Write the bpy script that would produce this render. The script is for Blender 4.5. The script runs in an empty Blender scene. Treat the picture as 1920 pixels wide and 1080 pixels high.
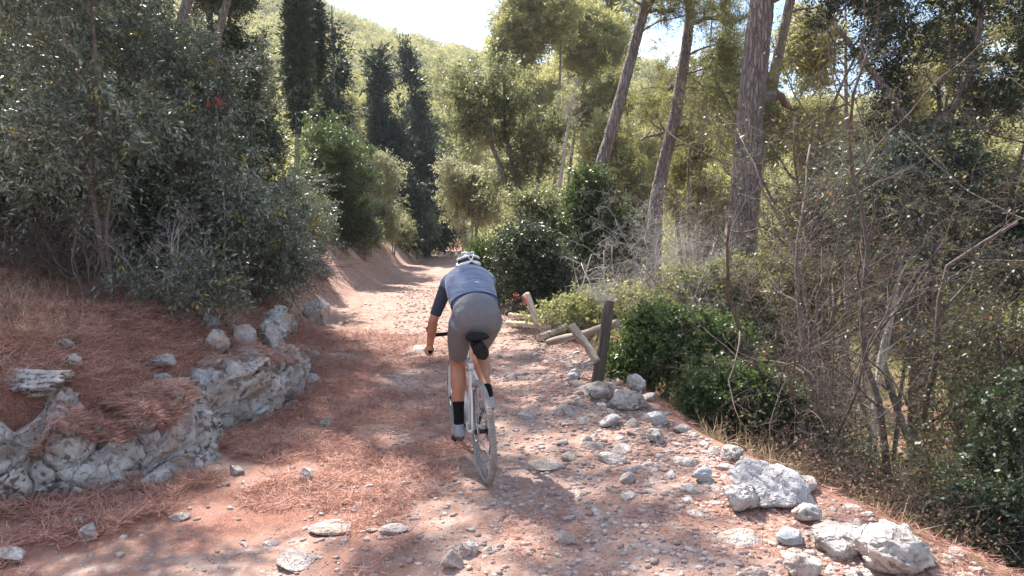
import bpy, bmesh, math, random
import numpy as np
from mathutils import Vector, Matrix

S = bpy.context.scene
COL = S.collection
R = math.radians
# ------------------------------------------------------------------ camera
F = 1251.0                      # focal length in pixels of a 1920 px wide frame
CZ = 1.7
TILT = math.atan(100 / F)
cam_d = bpy.data.cameras.new("camera"); cam = bpy.data.objects.new("camera", cam_d); COL.objects.link(cam)
cam.location = (0, 0, CZ); cam.rotation_euler = (R(90) - TILT, 0, 0)
cam_d.sensor_width = 36; cam_d.lens = 36 * F / 1920; cam_d.clip_start = 0.05; cam_d.clip_end = 4000
S.camera = cam
# ------------------------------------------------------------------ light
SUN_AZ, SUN_EL = R(-31), R(52)  # azimuth from +Y towards +X, the sun stands ahead and to the left
W = bpy.data.worlds.new("World"); S.world = W; W.use_nodes = True
nt = W.node_tree; nt.nodes.clear()
wo = nt.nodes.new("ShaderNodeOutputWorld"); bg = nt.nodes.new("ShaderNodeBackground")
sky = nt.nodes.new("ShaderNodeTexSky"); sky.sky_type = 'NISHITA'; sky.sun_disc = False
sky.sun_elevation = SUN_EL; sky.sun_rotation = SUN_AZ; sky.air_density = 1.0; sky.dust_density = .6; sky.ozone_density = 2
tc = nt.nodes.new("ShaderNodeTexCoord"); mp = nt.nodes.new("ShaderNodeMapping"); mp.inputs['Scale'].default_value = (1, 1, 2.6)
mp.inputs['Location'].default_value = (0.35, 0.1, 0.0)
nz = nt.nodes.new("ShaderNodeTexNoise"); nz.inputs['Scale'].default_value = 3.2; nz.inputs['Detail'].default_value = 7; nz.inputs['Roughness'].default_value = .58
rp = nt.nodes.new("ShaderNodeValToRGB"); rp.color_ramp.elements[0].position = .50; rp.color_ramp.elements[1].position = .66
mx = nt.nodes.new("ShaderNodeMix"); mx.data_type = 'RGBA'; mx.inputs[7].default_value = (8.5, 8.8, 9.2, 1)
L = nt.links.new
L(tc.outputs['Generated'], mp.inputs[0]); L(mp.outputs[0], nz.inputs['Vector']); L(nz.outputs['Fac'], rp.inputs[0])
L(rp.outputs[0], mx.inputs[0]); L(sky.outputs[0], mx.inputs[6]); L(mx.outputs[2], bg.inputs[0]); L(bg.outputs[0], wo.inputs[0])
bg.inputs[1].default_value = 0.115
sd = bpy.data.lights.new("sun", 'SUN'); sun = bpy.data.objects.new("sun", sd); COL.objects.link(sun)
sd.energy = 5.0; sd.angle = R(0.6); sd.color = (1, .94, .86)
tosun = Vector((math.sin(SUN_AZ) * math.cos(SUN_EL), math.cos(SUN_AZ) * math.cos(SUN_EL), math.sin(SUN_EL)))
sun.rotation_euler = (-tosun).to_track_quat('-Z', 'Y').to_euler(); sun.location = (-20, 30, 40)
S.view_settings.view_transform = 'Standard'; S.view_settings.look = 'None'
S.view_settings.exposure = 1.4; S.view_settings.gamma = 1.0
S.render.resolution_x = 1024; S.render.resolution_y = 576
S.cycles.max_bounces = 8; S.cycles.transparent_max_bounces = 8

# ------------------------------------------------------------------ numeric helpers
def _hash(ix, iy, iz, seed):
    n = (ix.astype(np.int64) * 374761393 + iy.astype(np.int64) * 668265263 + iz.astype(np.int64) * 1440662683 + seed * 1274126177) & 0xffffffff
    n = ((n ^ (n >> 13)) * 1274126177) & 0xffffffff
    n = ((n ^ (n >> 16)) * 2246822519) & 0xffffffff
    return ((n ^ (n >> 15)) & 0xffffff) / float(0xffffff)
def vnoise(p, seed=0):
    p = np.asarray(p, float); i = np.floor(p); f = p - i; i = i.astype(np.int64); f = f * f * (3 - 2 * f)
    r = 0
    for a in (0, 1):
        for b in (0, 1):
            for c in (0, 1):
                w = (f[:, 0] if a else 1 - f[:, 0]) * (f[:, 1] if b else 1 - f[:, 1]) * (f[:, 2] if c else 1 - f[:, 2])
                r = r + w * _hash(i[:, 0] + a, i[:, 1] + b, i[:, 2] + c, seed)
    return r
def fbm(p, octv=4, seed=0, gain=.5):
    p = np.asarray(p, float); a, s, t = 1., 0., 0
    for k in range(octv):
        s = s + a * vnoise(p * (2.03 ** k) + 17.3 * k, seed + k); t += a; a *= gain
    return s / t
def n2(x, y, sc, octv=4, seed=0, gain=.5):
    x = np.asarray(x, float); y = np.asarray(y, float); sh = np.broadcast(x, y).shape
    x = np.broadcast_to(x, sh).ravel(); y = np.broadcast_to(y, sh).ravel()
    return fbm(np.stack([x * sc, y * sc, np.zeros_like(x) + .37], 1), octv, seed, gain).reshape(sh)
def ss(a, b, x):
    t = np.clip((np.asarray(x, float) - a) / (b - a), 0, 1); return t * t * (3 - 2 * t)
def nrm(v):
    return v / np.maximum(np.linalg.norm(v, axis=-1, keepdims=True), 1e-9)

# ------------------------------------------------------------------ terrain shape
YR = [-60, 0, 3.3, 4.2, 5.5, 7, 9, 10.6, 13.3, 18, 27, 42, 85, 120, 900]
XR = [7, 2.9, 2.25, 1.85, 1.42, 1.2, .95, .80, .35, -.25, -1.6, -3.1, -6.6, -9.5, -9.5]
YL = [-60, 0, 3.3, 4.2, 5, 6.9, 8, 10.6, 14, 27, 42, 85, 120, 900]
XL = [-2, -3.5, -3.45, -3.05, -2.5, -2.25, -2.5, -3.1, -3.65, -4.7, -5.6, -9.0, -12.5, -12.5]
def xr(y): return np.interp(y, YR, XR)
def xl(y): return np.interp(y, YL, XL)
AZ = [-180, -60, -30, -17, -12, -6, -2, 4, 11, 19, 25, 31, 45, 180]
RZ = [15, 70, 78, 76, 72, 67, 63, 60, 58, 47, 42, 41, 40, 20]
def H(x, y):
    x = np.asarray(x, float); y = np.asarray(y, float)
    a, b = xl(y), xr(y)
    dl = np.maximum(a - x, 0); dr = np.maximum(x - b, 0)
    r = np.hypot(x, y)
    mid = (x - a) / np.maximum(b - a, .5)
    inside = (dl == 0) & (dr == 0)
    near = 1 - ss(8.5, 11, y)
    # left bank: stony ledge near, worn earth slope farther on
    led = .60 * ss(.05, .42, dl) + .26 * np.minimum(dl, 4) * ss(.2, 1.2, dl)
    slope = 1.30 * ss(0, 1.6, dl) + .26 * np.clip(dl - 1.2, 0, 6)
    z = near * led + (1 - near) * slope
    z = z + .10 * np.clip(dl - 5, 0, 60)
    # right side falls away into the valley
    zr = -.45 * np.clip(dr - .15, 0, 14) - .08 * np.clip(dr - 14, 0, 60)
    zr = zr + .06 * np.exp(-((dr - .05) / .25) ** 2)
    z = z + zr * (1 - .0 * near)
    # wheel ruts, crown and long dips of the track
    dish = .05 * ((mid - .5) * 2) ** 2 - .03 * np.exp(-((mid - .36) / .08) ** 2) - .03 * np.exp(-((mid - .68) / .08) ** 2)
    z = z + np.where(inside, dish, .05) * ss(-3, 2, y) + (.16 * np.sin(y * .42 + .5) * ss(9, 18, y)) * (1 - ss(60, 90, y)) * np.exp(-dr * .5)
    z = z + (n2(x, y, .35, 4, 3) - .5) * (.10 + .5 * ss(.3, 3, dl) + .8 * ss(.5, 4, dr) + 4 * ss(60, 150, r))
    z = z + (n2(x, y, 2.4, 4, 9) - .5) * (.055 + .10 * ss(.1, .8, dl) + .10 * ss(.1, 1, dr))
    z = z + (n2(x, y, 11, 3, 5) - .5) * .022
    az = np.degrees(np.arctan2(x, y))
    hill = np.interp(az, AZ, RZ)
    z = z * (1 - ss(90, 170, r)) + hill * ss(75, 265, r) * (.93 + .14 * n2(x, y, .013, 3, 21)) + (n2(x, y, .03, 3, 31) - .5) * 14 * ss(90, 200, r)
    return z
H0 = float(H(-.187, 4.5))
def Hs(x, y): return float(H(np.array([x]), np.array([y]))[0]) - H0
def HH(x, y): return H(x, y) - H0

cT, sT = math.cos(TILT), math.sin(TILT)
def ray(px, py):
    u, v = (px - 960) / F, (540 - py) / F
    return np.array([u, cT + v * sT, v * cT - sT])
def at(px, py, d):                       # point on that ray whose distance along +Y is d
    r = ray(px, py); r = r / r[1] * d
    return np.array([r[0], r[1], r[2] + CZ])
def hit(px, py, dmax=120):               # where that ray meets the ground
    r = ray(px, py); r = r / r[1]
    ds = 1.5 * (dmax / 1.5) ** (np.arange(900) / 899.0)
    z = CZ + r[2] * ds; g = HH(r[0] * ds, ds)
    k = np.argmax(z < g)
    return np.array([r[0] * ds[k], ds[k], g[k]])
def xat(px, d): return (px - 960) / F * d * 1.0
def gp(px, d):
    x = xat(px, d); return np.array([x, d, Hs(x, d)])

# ------------------------------------------------------------------ mesh helpers
def mk(name, verts, faces, mat=None, parent=None, smooth=False, attr=None, link=True):
    """faces: (n,k) array or a list of such arrays"""
    me = bpy.data.meshes.new(name)
    if not isinstance(faces, list): faces = [faces]
    faces = [np.asarray(f, np.int32) for f in faces if len(f)]
    verts = np.asarray(verts, np.float32)
    me.vertices.add(len(verts)); me.vertices.foreach_set('co', verts.ravel())
    tot = np.concatenate([np.full(len(f), f.shape[1], np.int32) for f in faces])
    li = np.concatenate([f.ravel() for f in faces])
    me.loops.add(len(li)); me.loops.foreach_set('vertex_index', li)
    st = np.concatenate([[0], np.cumsum(tot)[:-1]]).astype(np.int32)
    me.polygons.add(len(tot)); me.polygons.foreach_set('loop_start', st)
    try: me.polygons.foreach_set('loop_total', tot)
    except Exception: pass
    if smooth: me.polygons.foreach_set('use_smooth', np.ones(len(tot), bool))
    me.update(calc_edges=True)
    if attr:
        for k, v in attr.items():
            a = me.attributes.new(k, 'FLOAT', 'POINT'); a.data.foreach_set('value', np.asarray(v, np.float32))
    if mat: me.materials.append(mat)
    if not link: return me
    o = bpy.data.objects.new(name, me); COL.objects.link(o)
    if parent: o.parent = parent
    return o
def empty(name, loc=(0, 0, 0)):
    o = bpy.data.objects.new(name, None); COL.objects.link(o); o.location = [float(c) for c in loc]; o.empty_display_size = .2
    return o
def tag(o, label=None, cat=None, group=None, kind=None):
    if label: o['label'] = label
    if cat: o['category'] = cat
    if group: o['group'] = group
    if kind: o['kind'] = kind
    return o
def tubes(lines, k=5, caps=False, rough=0, rscale=1., seed=0):
    """lines: list of (pts(n,3), radii(n)); one array of quads for all of them"""
    V, Fq, off = [], [], 0
    ang = np.arange(k) / k * 2 * math.pi
    byn = {}
    for p, r in lines: byn.setdefault(len(p), []).append((p, r))
    caps_f = []
    for n, ls in byn.items():
        P = np.stack([a for a, b in ls]).astype(float); Rr = np.stack([np.asarray(b, float) for a, b in ls])
        T = np.gradient(P, axis=1); T = nrm(T)
        ref = np.where(np.abs(T[..., 2:3]) > .9, np.array([1., 0, 0]), np.array([0, 0, 1.]))
        ref = np.broadcast_to(ref[:, :1], T.shape)
        A = nrm(np.cross(T, ref)); B = np.cross(T, A)
        ring = P[:, :, None] + (A[:, :, None] * np.cos(ang)[None, None, :, None] + B[:, :, None] * np.sin(ang)[None, None, :, None]) * Rr[:, :, None, None]
        if rough:
            q = ring.reshape(-1, 3)
            d = (ring - P[:, :, None]).reshape(-1, 3)
            nn = fbm(q * np.array([rscale, rscale, rscale * .35]), 4, seed, .6) - .5
            nn = np.sign(nn) * np.abs(nn) ** .7
            ring = (q + d * (nn * rough)[:, None]).reshape(ring.shape)
        m = len(ls); V.append(ring.reshape(-1, 3))
        idx = np.arange(m * n * k).reshape(m, n, k) + off
        a = idx[:, :-1, :]; b = idx[:, 1:, :]
        Fq.append(np.stack([a, np.roll(a, -1, 2), np.roll(b, -1, 2), b], -1).reshape(-1, 4))
        if caps:
            caps_f.append(idx[:, 0, ::-1].reshape(-1, k)); caps_f.append(idx[:, -1, :].reshape(-1, k))
        off += m * n * k
    return np.concatenate(V), [np.concatenate(Fq)] + caps_f
def merge(parts):
    V, Fl, off = [], {}, 0
    for v, fs in parts:
        if not isinstance(fs, list): fs = [fs]
        V.append(v)
        for f in fs: Fl.setdefault(f.shape[1], []).append(f + off)
        off += len(v)
    return np.concatenate(V), [np.concatenate(f) for f in Fl.values()]
_ico = {}
def ico(s):
    if s not in _ico:
        bm = bmesh.new(); bmesh.ops.create_icosphere(bm, subdivisions=s, radius=1)
        _ico[s] = (np.array([v.co[:] for v in bm.verts]), np.array([[v.index for v in f.verts] for f in bm.faces])); bm.free()
    return _ico[s]
def spline(pts, n):
    """Catmull-Rom through pts"""
    P = np.asarray(pts, float); P = np.vstack([2 * P[0] - P[1], P, 2 * P[-1] - P[-2]])
    m = len(P) - 3; t = np.linspace(0, m - 1e-6, n); i = t.astype(int); u = (t - i)[:, None]
    a, b, c, d = P[i], P[i + 1], P[i + 2], P[i + 3]
    return .5 * (2 * b + (c - a) * u + (2 * a - 5 * b + 4 * c - d) * u ** 2 + (3 * b - a - 3 * c + d) * u ** 3)

# ------------------------------------------------------------------ materials
def newmat(name):
    m = bpy.data.materials.new(name); m.use_nodes = True; t = m.node_tree
    b = t.nodes['Principled BSDF']; return m, t, b
def nd(t, typ, **kw):
    n = t.nodes.new(typ)
    for k, v in kw.items():
        if k in n.inputs.keys() if hasattr(n.inputs, 'keys') else False: n.inputs[k].default_value = v
        else: setattr(n, k, v)
    return n
def mixc(t, f, a, b):
    n = t.nodes.new("ShaderNodeMix"); n.data_type = 'RGBA'
    for s, v in ((0, f), (6, a), (7, b)):
        if isinstance(v, (int, float)): n.inputs[s].default_value = v
        elif isinstance(v, tuple): n.inputs[s].default_value = (*v[:3], 1)
        else: t.links.new(v, n.inputs[s])
    return n.outputs[2]
def noise(t, vec, scale, detail=5, rough=.55, dist=0):
    n = t.nodes.new("ShaderNodeTexNoise"); n.inputs['Scale'].default_value = scale; n.inputs['Detail'].default_value = detail
    n.inputs['Roughness'].default_value = rough; n.inputs['Distortion'].default_value = dist
    if vec is not None: t.links.new(vec, n.inputs['Vector'])
    return n.outputs['Fac']
def ramp(t, f, a, b):
    n = t.nodes.new("ShaderNodeMapRange"); n.inputs[1].default_value = a; n.inputs[2].default_value = b; n.interpolation_type = 'SMOOTHSTEP'
    t.links.new(f, n.inputs[0]); return n.outputs[0]
def math_(t, op, a, b):
    n = t.nodes.new("ShaderNodeMath"); n.operation = op
    for s, v in ((0, a), (1, b)):
        if isinstance(v, (int, float)): n.inputs[s].default_value = v
        else: t.links.new(v, n.inputs[s])
    return n.outputs[0]
def bump(t, b, h, strength, dist):
    n = t.nodes.new("ShaderNodeBump"); n.inputs['Strength'].default_value = strength; n.inputs['Distance'].default_value = dist
    t.links.new(h, n.inputs['Height']); t.links.new(n.outputs[0], b.inputs['Normal']); return n
def objco(t):
    n = t.nodes.new("ShaderNodeTexCoord"); return n.outputs['Object']
def geopos(t):
    n = t.nodes.new("ShaderNodeNewGeometry"); return n.outputs['Position']
def attrib(t, name):
    n = t.nodes.new("ShaderNodeAttribute"); n.attribute_name = name; return n.outputs['Fac']
def orand(t):
    n = t.nodes.new("ShaderNodeObjectInfo"); return n.outputs['Random']

def plain(name, col, rough=.6, metal=0, var=.12, bsc=0, bst=.2, spec=.5):
    m, t, b = newmat(name); b.inputs['Roughness'].default_value = rough; b.inputs['Metallic'].default_value = metal
    b.inputs['Specular IOR Level'].default_value = spec
    f = noise(t, objco(t), 14, 5, .6)
    c = mixc(t, ramp(t, f, .3, .7), tuple(x * (1 - var) for x in col), tuple(min(1, x * (1 + var)) for x in col))
    t.links.new(c, b.inputs['Base Color'])
    if bsc: bump(t, b, noise(t, objco(t), bsc, 4, .6), bst, .01)
    return m
def leafmat(name, dark, light, trans=.35, rough=.42, spec=.5, tcol=None, alt=None, altf=.97):
    m, t, b = newmat(name); b.inputs['Roughness'].default_value = rough; b.inputs['Specular IOR Level'].default_value = spec
    f = attrib(t, 'lf')
    c = mixc(t, f, dark, light)
    if alt:
        g = attrib(t, 'la'); c = mixc(t, ramp(t, g, altf, altf + .01), c, alt)
    t.links.new(c, b.inputs['Base Color'])
    if trans:
        tr = t.nodes.new("ShaderNodeBsdfTranslucent")
        cc = mixc(t, .65, c, tcol if tcol else tuple(x * 1.6 for x in light)); t.links.new(cc, tr.inputs[0])
        ms = t.nodes.new("ShaderNodeMixShader"); ms.inputs[0].default_value = trans
        t.links.new(b.outputs[0], ms.inputs[1]); t.links.new(tr.outputs[0], ms.inputs[2])
        t.links.new(ms.outputs[0], t.nodes['Material Output'].inputs[0])
    return m
def barkmat(name, c1, c2, c3, sc=9, stretch=.22, bst=.9):
    m, t, b = newmat(name); b.inputs['Roughness'].default_value = .9
    mp = t.nodes.new("ShaderNodeMapping"); mp.inputs['Scale'].default_value = (1, 1, stretch); t.links.new(objco(t), mp.inputs[0])
    v = t.nodes.new("ShaderNodeTexVoronoi"); v.feature = 'DISTANCE_TO_EDGE'; v.inputs['Scale'].default_value = sc; 
    n0 = t.nodes.new("ShaderNodeTexNoise"); n0.inputs['Scale'].default_value = 5; t.links.new(mp.outputs[0], n0.inputs['Vector'])
    vm = t.nodes.new("ShaderNodeVectorMath"); vm.operation = 'MULTIPLY_ADD'; vm.inputs[1].default_value = (.12, .12, .12)
    t.links.new(n0.outputs['Color'], vm.inputs[0]); t.links.new(mp.outputs[0], vm.inputs[2]); t.links.new(vm.outputs[0], v.inputs['Vector'])
    e = ramp(t, v.outputs[0], 0, .16)
    f = noise(t, mp.outputs[0], 16, 6, .65)
    c = mixc(t, math_(t, 'ADD', .45, math_(t, 'MULTIPLY', e, .55)), c1, mixc(t, ramp(t, f, .35, .68), c2, c3)); t.links.new(c, b.inputs['Base Color'])
    h = math_(t, 'ADD', e, math_(t, 'MULTIPLY', f, .8)); bump(t, b, h, bst, .025)
    return m

def rockmat(name, base, light, warm=.5, lich=.5, sc=1.):
    m, t, b = newmat(name); b.inputs['Roughness'].default_value = .93; b.inputs['Specular IOR Level'].default_value = .25
    p = geopos(t)
    n1 = noise(t, p, 3.5 * sc, 7, .62, .4); n2_ = noise(t, p, 1.6, 4, .5, .8); n3 = noise(t, p, 26 * sc, 4, .6); n4 = noise(t, p, 19 * sc, 3, .45, .3)
    c = mixc(t, ramp(t, n1, .32, .68), base, light)
    c = mixc(t, math_(t, 'MULTIPLY', ramp(t, n2_, .5, .68), warm), c, (.40, .25, .17))
    c = mixc(t, math_(t, 'MULTIPLY', ramp(t, n3, .52, .72), .35), c, tuple(x * .45 for x in base))
    spot = math_(t, 'MULTIPLY', ramp(t, n4, .57, .61), math_(t, 'MULTIPLY', ramp(t, noise(t, p, 2.7, 3), .45, .58), lich))
    c = mixc(t, spot, c, (.045, .045, .045))
    c = mixc(t, math_(t, 'MULTIPLY', orand(t), .35), c, (.40, .30, .26))
    t.links.new(c, b.inputs['Base Color'])
    v = t.nodes.new("ShaderNodeTexVoronoi"); v.feature = 'DISTANCE_TO_EDGE'; v.inputs['Scale'].default_value = 7 * sc; t.links.new(p, v.inputs['Vector'])
    h = math_(t, 'ADD', math_(t, 'MULTIPLY', n1, 1.5), math_(t, 'ADD', math_(t, 'MULTIPLY', n3, .5), math_(t, 'MULTIPLY', ramp(t, n4, .5, .62), -.35)))
    bump(t, b, h, .9, .03)
    return m
M = {}
M['rock'] = rockmat('limestone', (.26, .245, .23), (.56, .54, .515), .6, .95)
M['rock_blue'] = rockmat('blue_limestone', (.27, .285, .30), (.52, .53, .54), .12, .5)
M['stone'] = rockmat('loose_stone', (.34, .29, .27), (.66, .59, .54), .6, .12, 2.2)

# ground: one material, mixed by two masks that lie on the ground
m, t, b = newmat('trail_ground'); b.inputs['Roughness'].default_value = .95; b.inputs['Specular IOR Level'].default_value = .15
p = geopos(t); ap = attrib(t, 'path'); an = attrib(t, 'needle'); af = attrib(t, 'far')
n1 = noise(t, p, 1.3, 7, .6); n2a = noise(t, p, 9, 6, .65); n3 = noise(t, p, 60, 4, .6)
v = t.nodes.new("ShaderNodeTexVoronoi"); v.inputs['Scale'].default_value = 24; t.links.new(p, v.inputs['Vector'])
v2 = t.nodes.new("ShaderNodeTexVoronoi"); v2.inputs['Scale'].default_value = 55; t.links.new(p, v2.inputs['Vector'])
earth = mixc(t, ramp(t, n1, .3, .7), (.31, .172, .125), (.44, .275, .215))
earth = mixc(t, ramp(t, n2a, .42, .66), earth, (.46, .335, .285))
sep = t.nodes.new("ShaderNodeSeparateColor"); t.links.new(v.outputs['Color'], sep.inputs[0])
sep2 = t.nodes.new("ShaderNodeSeparateColor"); t.links.new(v2.outputs['Color'], sep2.inputs[0])
peb = math_(t, 'MULTIPLY', ramp(t, v.outputs['Distance'], .42, .30), ramp(t, sep.outputs[0], .62, .66))
peb2 = math_(t, 'MULTIPLY', ramp(t, v2.outputs['Distance'], .42, .30), ramp(t, sep2.outputs[0], .45, .5))
pcol = mixc(t, sep.outputs[1], (.24, .185, .165), (.48, .41, .375))
earth = mixc(t, math_(t, 'MULTIPLY', peb2, .65), earth, mixc(t, sep2.outputs[1], (.26, .19, .16), (.50, .42, .37)))
earth = mixc(t, math_(t, 'MULTIPLY', peb, .8), earth, pcol)
mpn = t.nodes.new("ShaderNodeMapping"); mpn.inputs['Scale'].default_value = (90, 22, 30); t.links.new(p, mpn.inputs[0])
nn = noise(t, mpn.outputs[0], 1, 5, .7, 2.2)
need = mixc(t, ramp(t, nn, .35, .68), (.16, .070, .052), (.44, .215, .155))
need = mixc(t, math_(t, 'MULTIPLY', ramp(t, n3, .6, .75), .6), need, (.52, .33, .22))
floor_ = mixc(t, ramp(t, n2a, .35, .65), (.09, .055, .035), (.22, .14, .085))
c = mixc(t, an, floor_, need); c = mixc(t, ap, c, earth)
green = mixc(t, ramp(t, noise(t, p, .12, 6, .6), .35, .65), (.05, .06, .015), (.16, .16, .05))
c = mixc(t, af, c, green); t.links.new(c, b.inputs['Base Color'])
h = math_(t, 'ADD', math_(t, 'MULTIPLY', n2a, .8), math_(t, 'ADD', math_(t, 'MULTIPLY', math_(t, 'ADD', peb, math_(t, 'MULTIPLY', peb2, .5)), math_(t, 'MULTIPLY', ap, .5)), math_(t, 'MULTIPLY', nn, .35)))
bump(t, b, h, .9, .025)
M['ground'] = m

M['bark'] = barkmat('pine_bark', (.07, .05, .042), (.20, .145, .125), (.36, .30, .28), 19, .16)
M['bark_grey'] = barkmat('grey_bark', (.10, .09, .08), (.20, .175, .155), (.34, .31, .28), 26, .3, .5)
M['bark_pale'] = barkmat('pale_bark', (.30, .27, .24), (.48, .44, .40), (.62, .58, .54), 20, .2, .4)
M['twig'] = plain('brown_twig', (.13, .095, .08), .85, var=.4)
M['twig_grey'] = plain('grey_twig', (.40, .36, .34), .85, var=.25)
M['twig_pale'] = plain('bleached_twig', (.58, .53, .47), .85, var=.15)
M['l_olive'] = leafmat('olive_leaf', (.018, .034, .020), (.40, .44, .35), .25, .38, .85, (.18, .22, .06), (.50, .42, .04), .975)  # pale undersides; bright glints are put into the light leaf tone too
M['l_oak'] = leafmat('dark_oak_leaf', (.016, .032, .016), (.085, .115, .055), .22, .46, .55, (.10, .14, .03))
M['l_green'] = leafmat('fresh_green_leaf', (.028, .060, .020), (.14, .20, .055), .38, .4, .5, (.16, .22, .05))
M['l_greygreen'] = leafmat('grey_green_leaf', (.055, .065, .035), (.30, .31, .18), .42, .45, .5, (.42, .44, .16))
M['l_pale'] = leafmat('pale_leaf', (.17, .175, .10), (.48, .47, .30), .45, .5, .4, (.58, .56, .28))
M['l_pine'] = leafmat('pine_needle', (.15, .155, .055), (.44, .41, .17), .48, .6, .3, (.66, .62, .26))
M['l_pinedark'] = leafmat('dark_pine_needle', (.05, .062, .022), (.22, .22, .085), .45, .5, .4, (.46, .44, .13))
M['l_cyp'] = leafmat('cypress_leaf', (.020, .032, .018), (.065, .085, .038), .2, .6, .3, (.10, .12, .03))
M['l_spire'] = leafmat('spire_leaf', (.018, .032, .026), (.055, .080, .058), .2, .55, .35, (.08, .11, .05))
M['l_lime'] = leafmat('light_shrub_leaf', (.16, .18, .07), (.48, .47, .24), .42, .45, .4, (.46, .46, .15))
M['l_thick'] = leafmat('thicket_leaf', (.03, .042, .018), (.17, .165, .09), .3, .45, .5, (.22, .22, .06), (.30, .14, .06), .93)
M['l_dry'] = leafmat('dry_leaf', (.13, .075, .045), (.34, .20, .12), .3, .6, .3, (.40, .22, .12))
M['l_litter'] = leafmat('litter_leaf', (.05, .035, .025), (.24, .15, .10), .15, .7, .2, (.3, .18, .1))
M['l_red'] = leafmat('red_leaf', (.22, .035, .03), (.50, .13, .10), .3, .5, .3, (.7, .15, .1))
M['needle'] = leafmat('fallen_needle', (.19, .075, .055), (.64, .36, .27), .12, .6, .3, (.55, .3, .2))
M['straw'] = leafmat('dry_straw', (.34, .24, .14), (.62, .50, .33), .25, .6, .3, (.6, .5, .3))

# ------------------------------------------------------------------ the ground
def axis(lo, d0, d1, hi, st, g):
    c = list(np.arange(d0, d1, st)); s = st; x = d1
    while x < hi: c.append(x); s *= g; x += s
    c.append(hi); s = st; x = d0 - st; l = []
    while x > lo: l.append(x); s *= g; x -= s
    l.append(lo); return np.array(l[::-1] + c)
xs = axis(-900, -5.5, 3.6, 900, .028, 1.055); ys = axis(-300, 2.2, 11, 1100, .028, 1.018)
ys = np.concatenate([axis(-300, 2.2, 2.3, 2.3, .028, 1.2)[:-1], ys[ys > 2.25]])
GX, GY = np.meshgrid(xs, ys); GZ = HH(GX, GY)
nx, ny = len(xs), len(ys)
a_, b_ = xl(GY), xr(GY)
edge = np.minimum(GX - a_, b_ - GX) + (n2(GX, GY, 1.1, 4, 44) - .5) * .9
pathm = ss(-.12, .35, edge)
litter = n2(GX, GY, .9, 4, 51)
leftw = ss(-.4, -2.6, GX + .12 * GY - 1.0 + (n2(GX, GY, .8, 3, 61) - .5) * 2.2 - .35 * ss(6, 3.5, GY)) * (1 - ss(7, 10, GY))
needm = np.clip(ss(.35, .55, litter) + leftw, 0, 1)
pathm = np.clip(pathm * (1 - .93 * leftw * ss(.25, .42, litter)), 0, 1)
barebank = ss(9, 12, GY) * (GX < a_ + .2) * ss(2.6, 1.6, a_ - GX)
pathm = np.maximum(pathm, barebank * .92) * (1 - ss(62, 85, GY))
farm = ss(28, 70, np.hypot(GX, GY)) * (1 - ss(-.3, .2, edge))
vid = np.arange(nx * ny).reshape(ny, nx)
quads = np.stack([vid[:-1, :-1], vid[:-1, 1:], vid[1:, 1:], vid[1:, :-1]], -1)
cx = (GX[:-1, :-1] + GX[1:, 1:]) / 2; cy = (GY[:-1, :-1] + GY[1:, 1:]) / 2
onpath = (cx > xl(cy)) & (cx < xr(cy)) & (cy > -60) & (cy < 118)
GV = np.stack([GX, GY, GZ], -1).reshape(-1, 3)
def sub(mask, name):
    q = quads[mask].reshape(-1, 4); u, inv = np.unique(q, return_inverse=True); inv = inv.reshape(-1, 4)
    return mk(name, GV[u], inv, M['ground'], None, True, {'path': pathm.ravel()[u], 'needle': needm.ravel()[u], 'far': farm.ravel()[u]})
tag(sub(~onpath, 'ground'), kind='structure'); tag(sub(onpath, 'path'), kind='structure')

# ------------------------------------------------------------------ rocks
def cells(p, seed):
    p = np.asarray(p, float); i = np.floor(p).astype(np.int64); best = np.full(len(p), 9.); sec = np.full(len(p), 9.); val = np.zeros(len(p)); dv = np.zeros((len(p), 3))
    for a in (-1, 0, 1):
        for b in (-1, 0, 1):
            for c in (-1, 0, 1):
                j = i + [a, b, c]; h = [_hash(j[:, 0], j[:, 1], j[:, 2], seed + k) for k in range(4)]
                q = j + np.stack(h[:3], 1); d = np.linalg.norm(p - q, axis=1); m = d < best
                sec = np.where(m, best, np.minimum(sec, d)); val = np.where(m, h[3], val); dv[m] = (p - q)[m]; best = np.where(m, d, best)
    return val, sec - best, dv
def rockshape(seed, sub_=3, cuts=10, rough=.16, strata=0.):
    r = np.random.default_rng(seed); v, f = ico(sub_); v = v.copy()
    for _ in range(cuts):
        n = nrm(r.normal(size=3)); d = r.uniform(.48, .84)
        v = v - np.maximum(v @ n - d, 0)[:, None] * n * .93
    nn = fbm(v * 1.7 + seed * 3.1, 5, seed, .55) - .5
    v = v * (1 + nn * rough * 2.6)[:, None]
    if sub_ >= 4:
        ce, eg, dv = cells(v * np.array([1.5, 1.5, 2.1]) + fbm(v * 2, 3, seed)[:, None] * .8 + seed * 7.7, seed)
        tl = (dv * (np.stack([_hash((ce * 1e6).astype(np.int64), (ce * 0).astype(np.int64), (ce * 0).astype(np.int64), k) for k in range(3)], 1) - .5)).sum(1)
        v = v * (1 + (ce - .5) * rough * .95 + tl * rough * 1.1 - .045 * ss(.09, 0, eg))[:, None]
        nn = fbm(v * 6 + seed, 4, seed + 5, .6); v = v * (1 - .12 * rough * 6 * np.maximum(.42 - nn, 0) * 2 + (nn - .5) * rough * .35)[:, None]
    if strata:
        z = v[:, 2] * 4.5 + fbm(v * 1.3, 3, seed + 9) * 2.2; s = np.abs((z % 1) - .5) * 2
        v[:, :2] *= (1 - strata * ss(.75, 1, s))[:, None]
    return v, f
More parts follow.
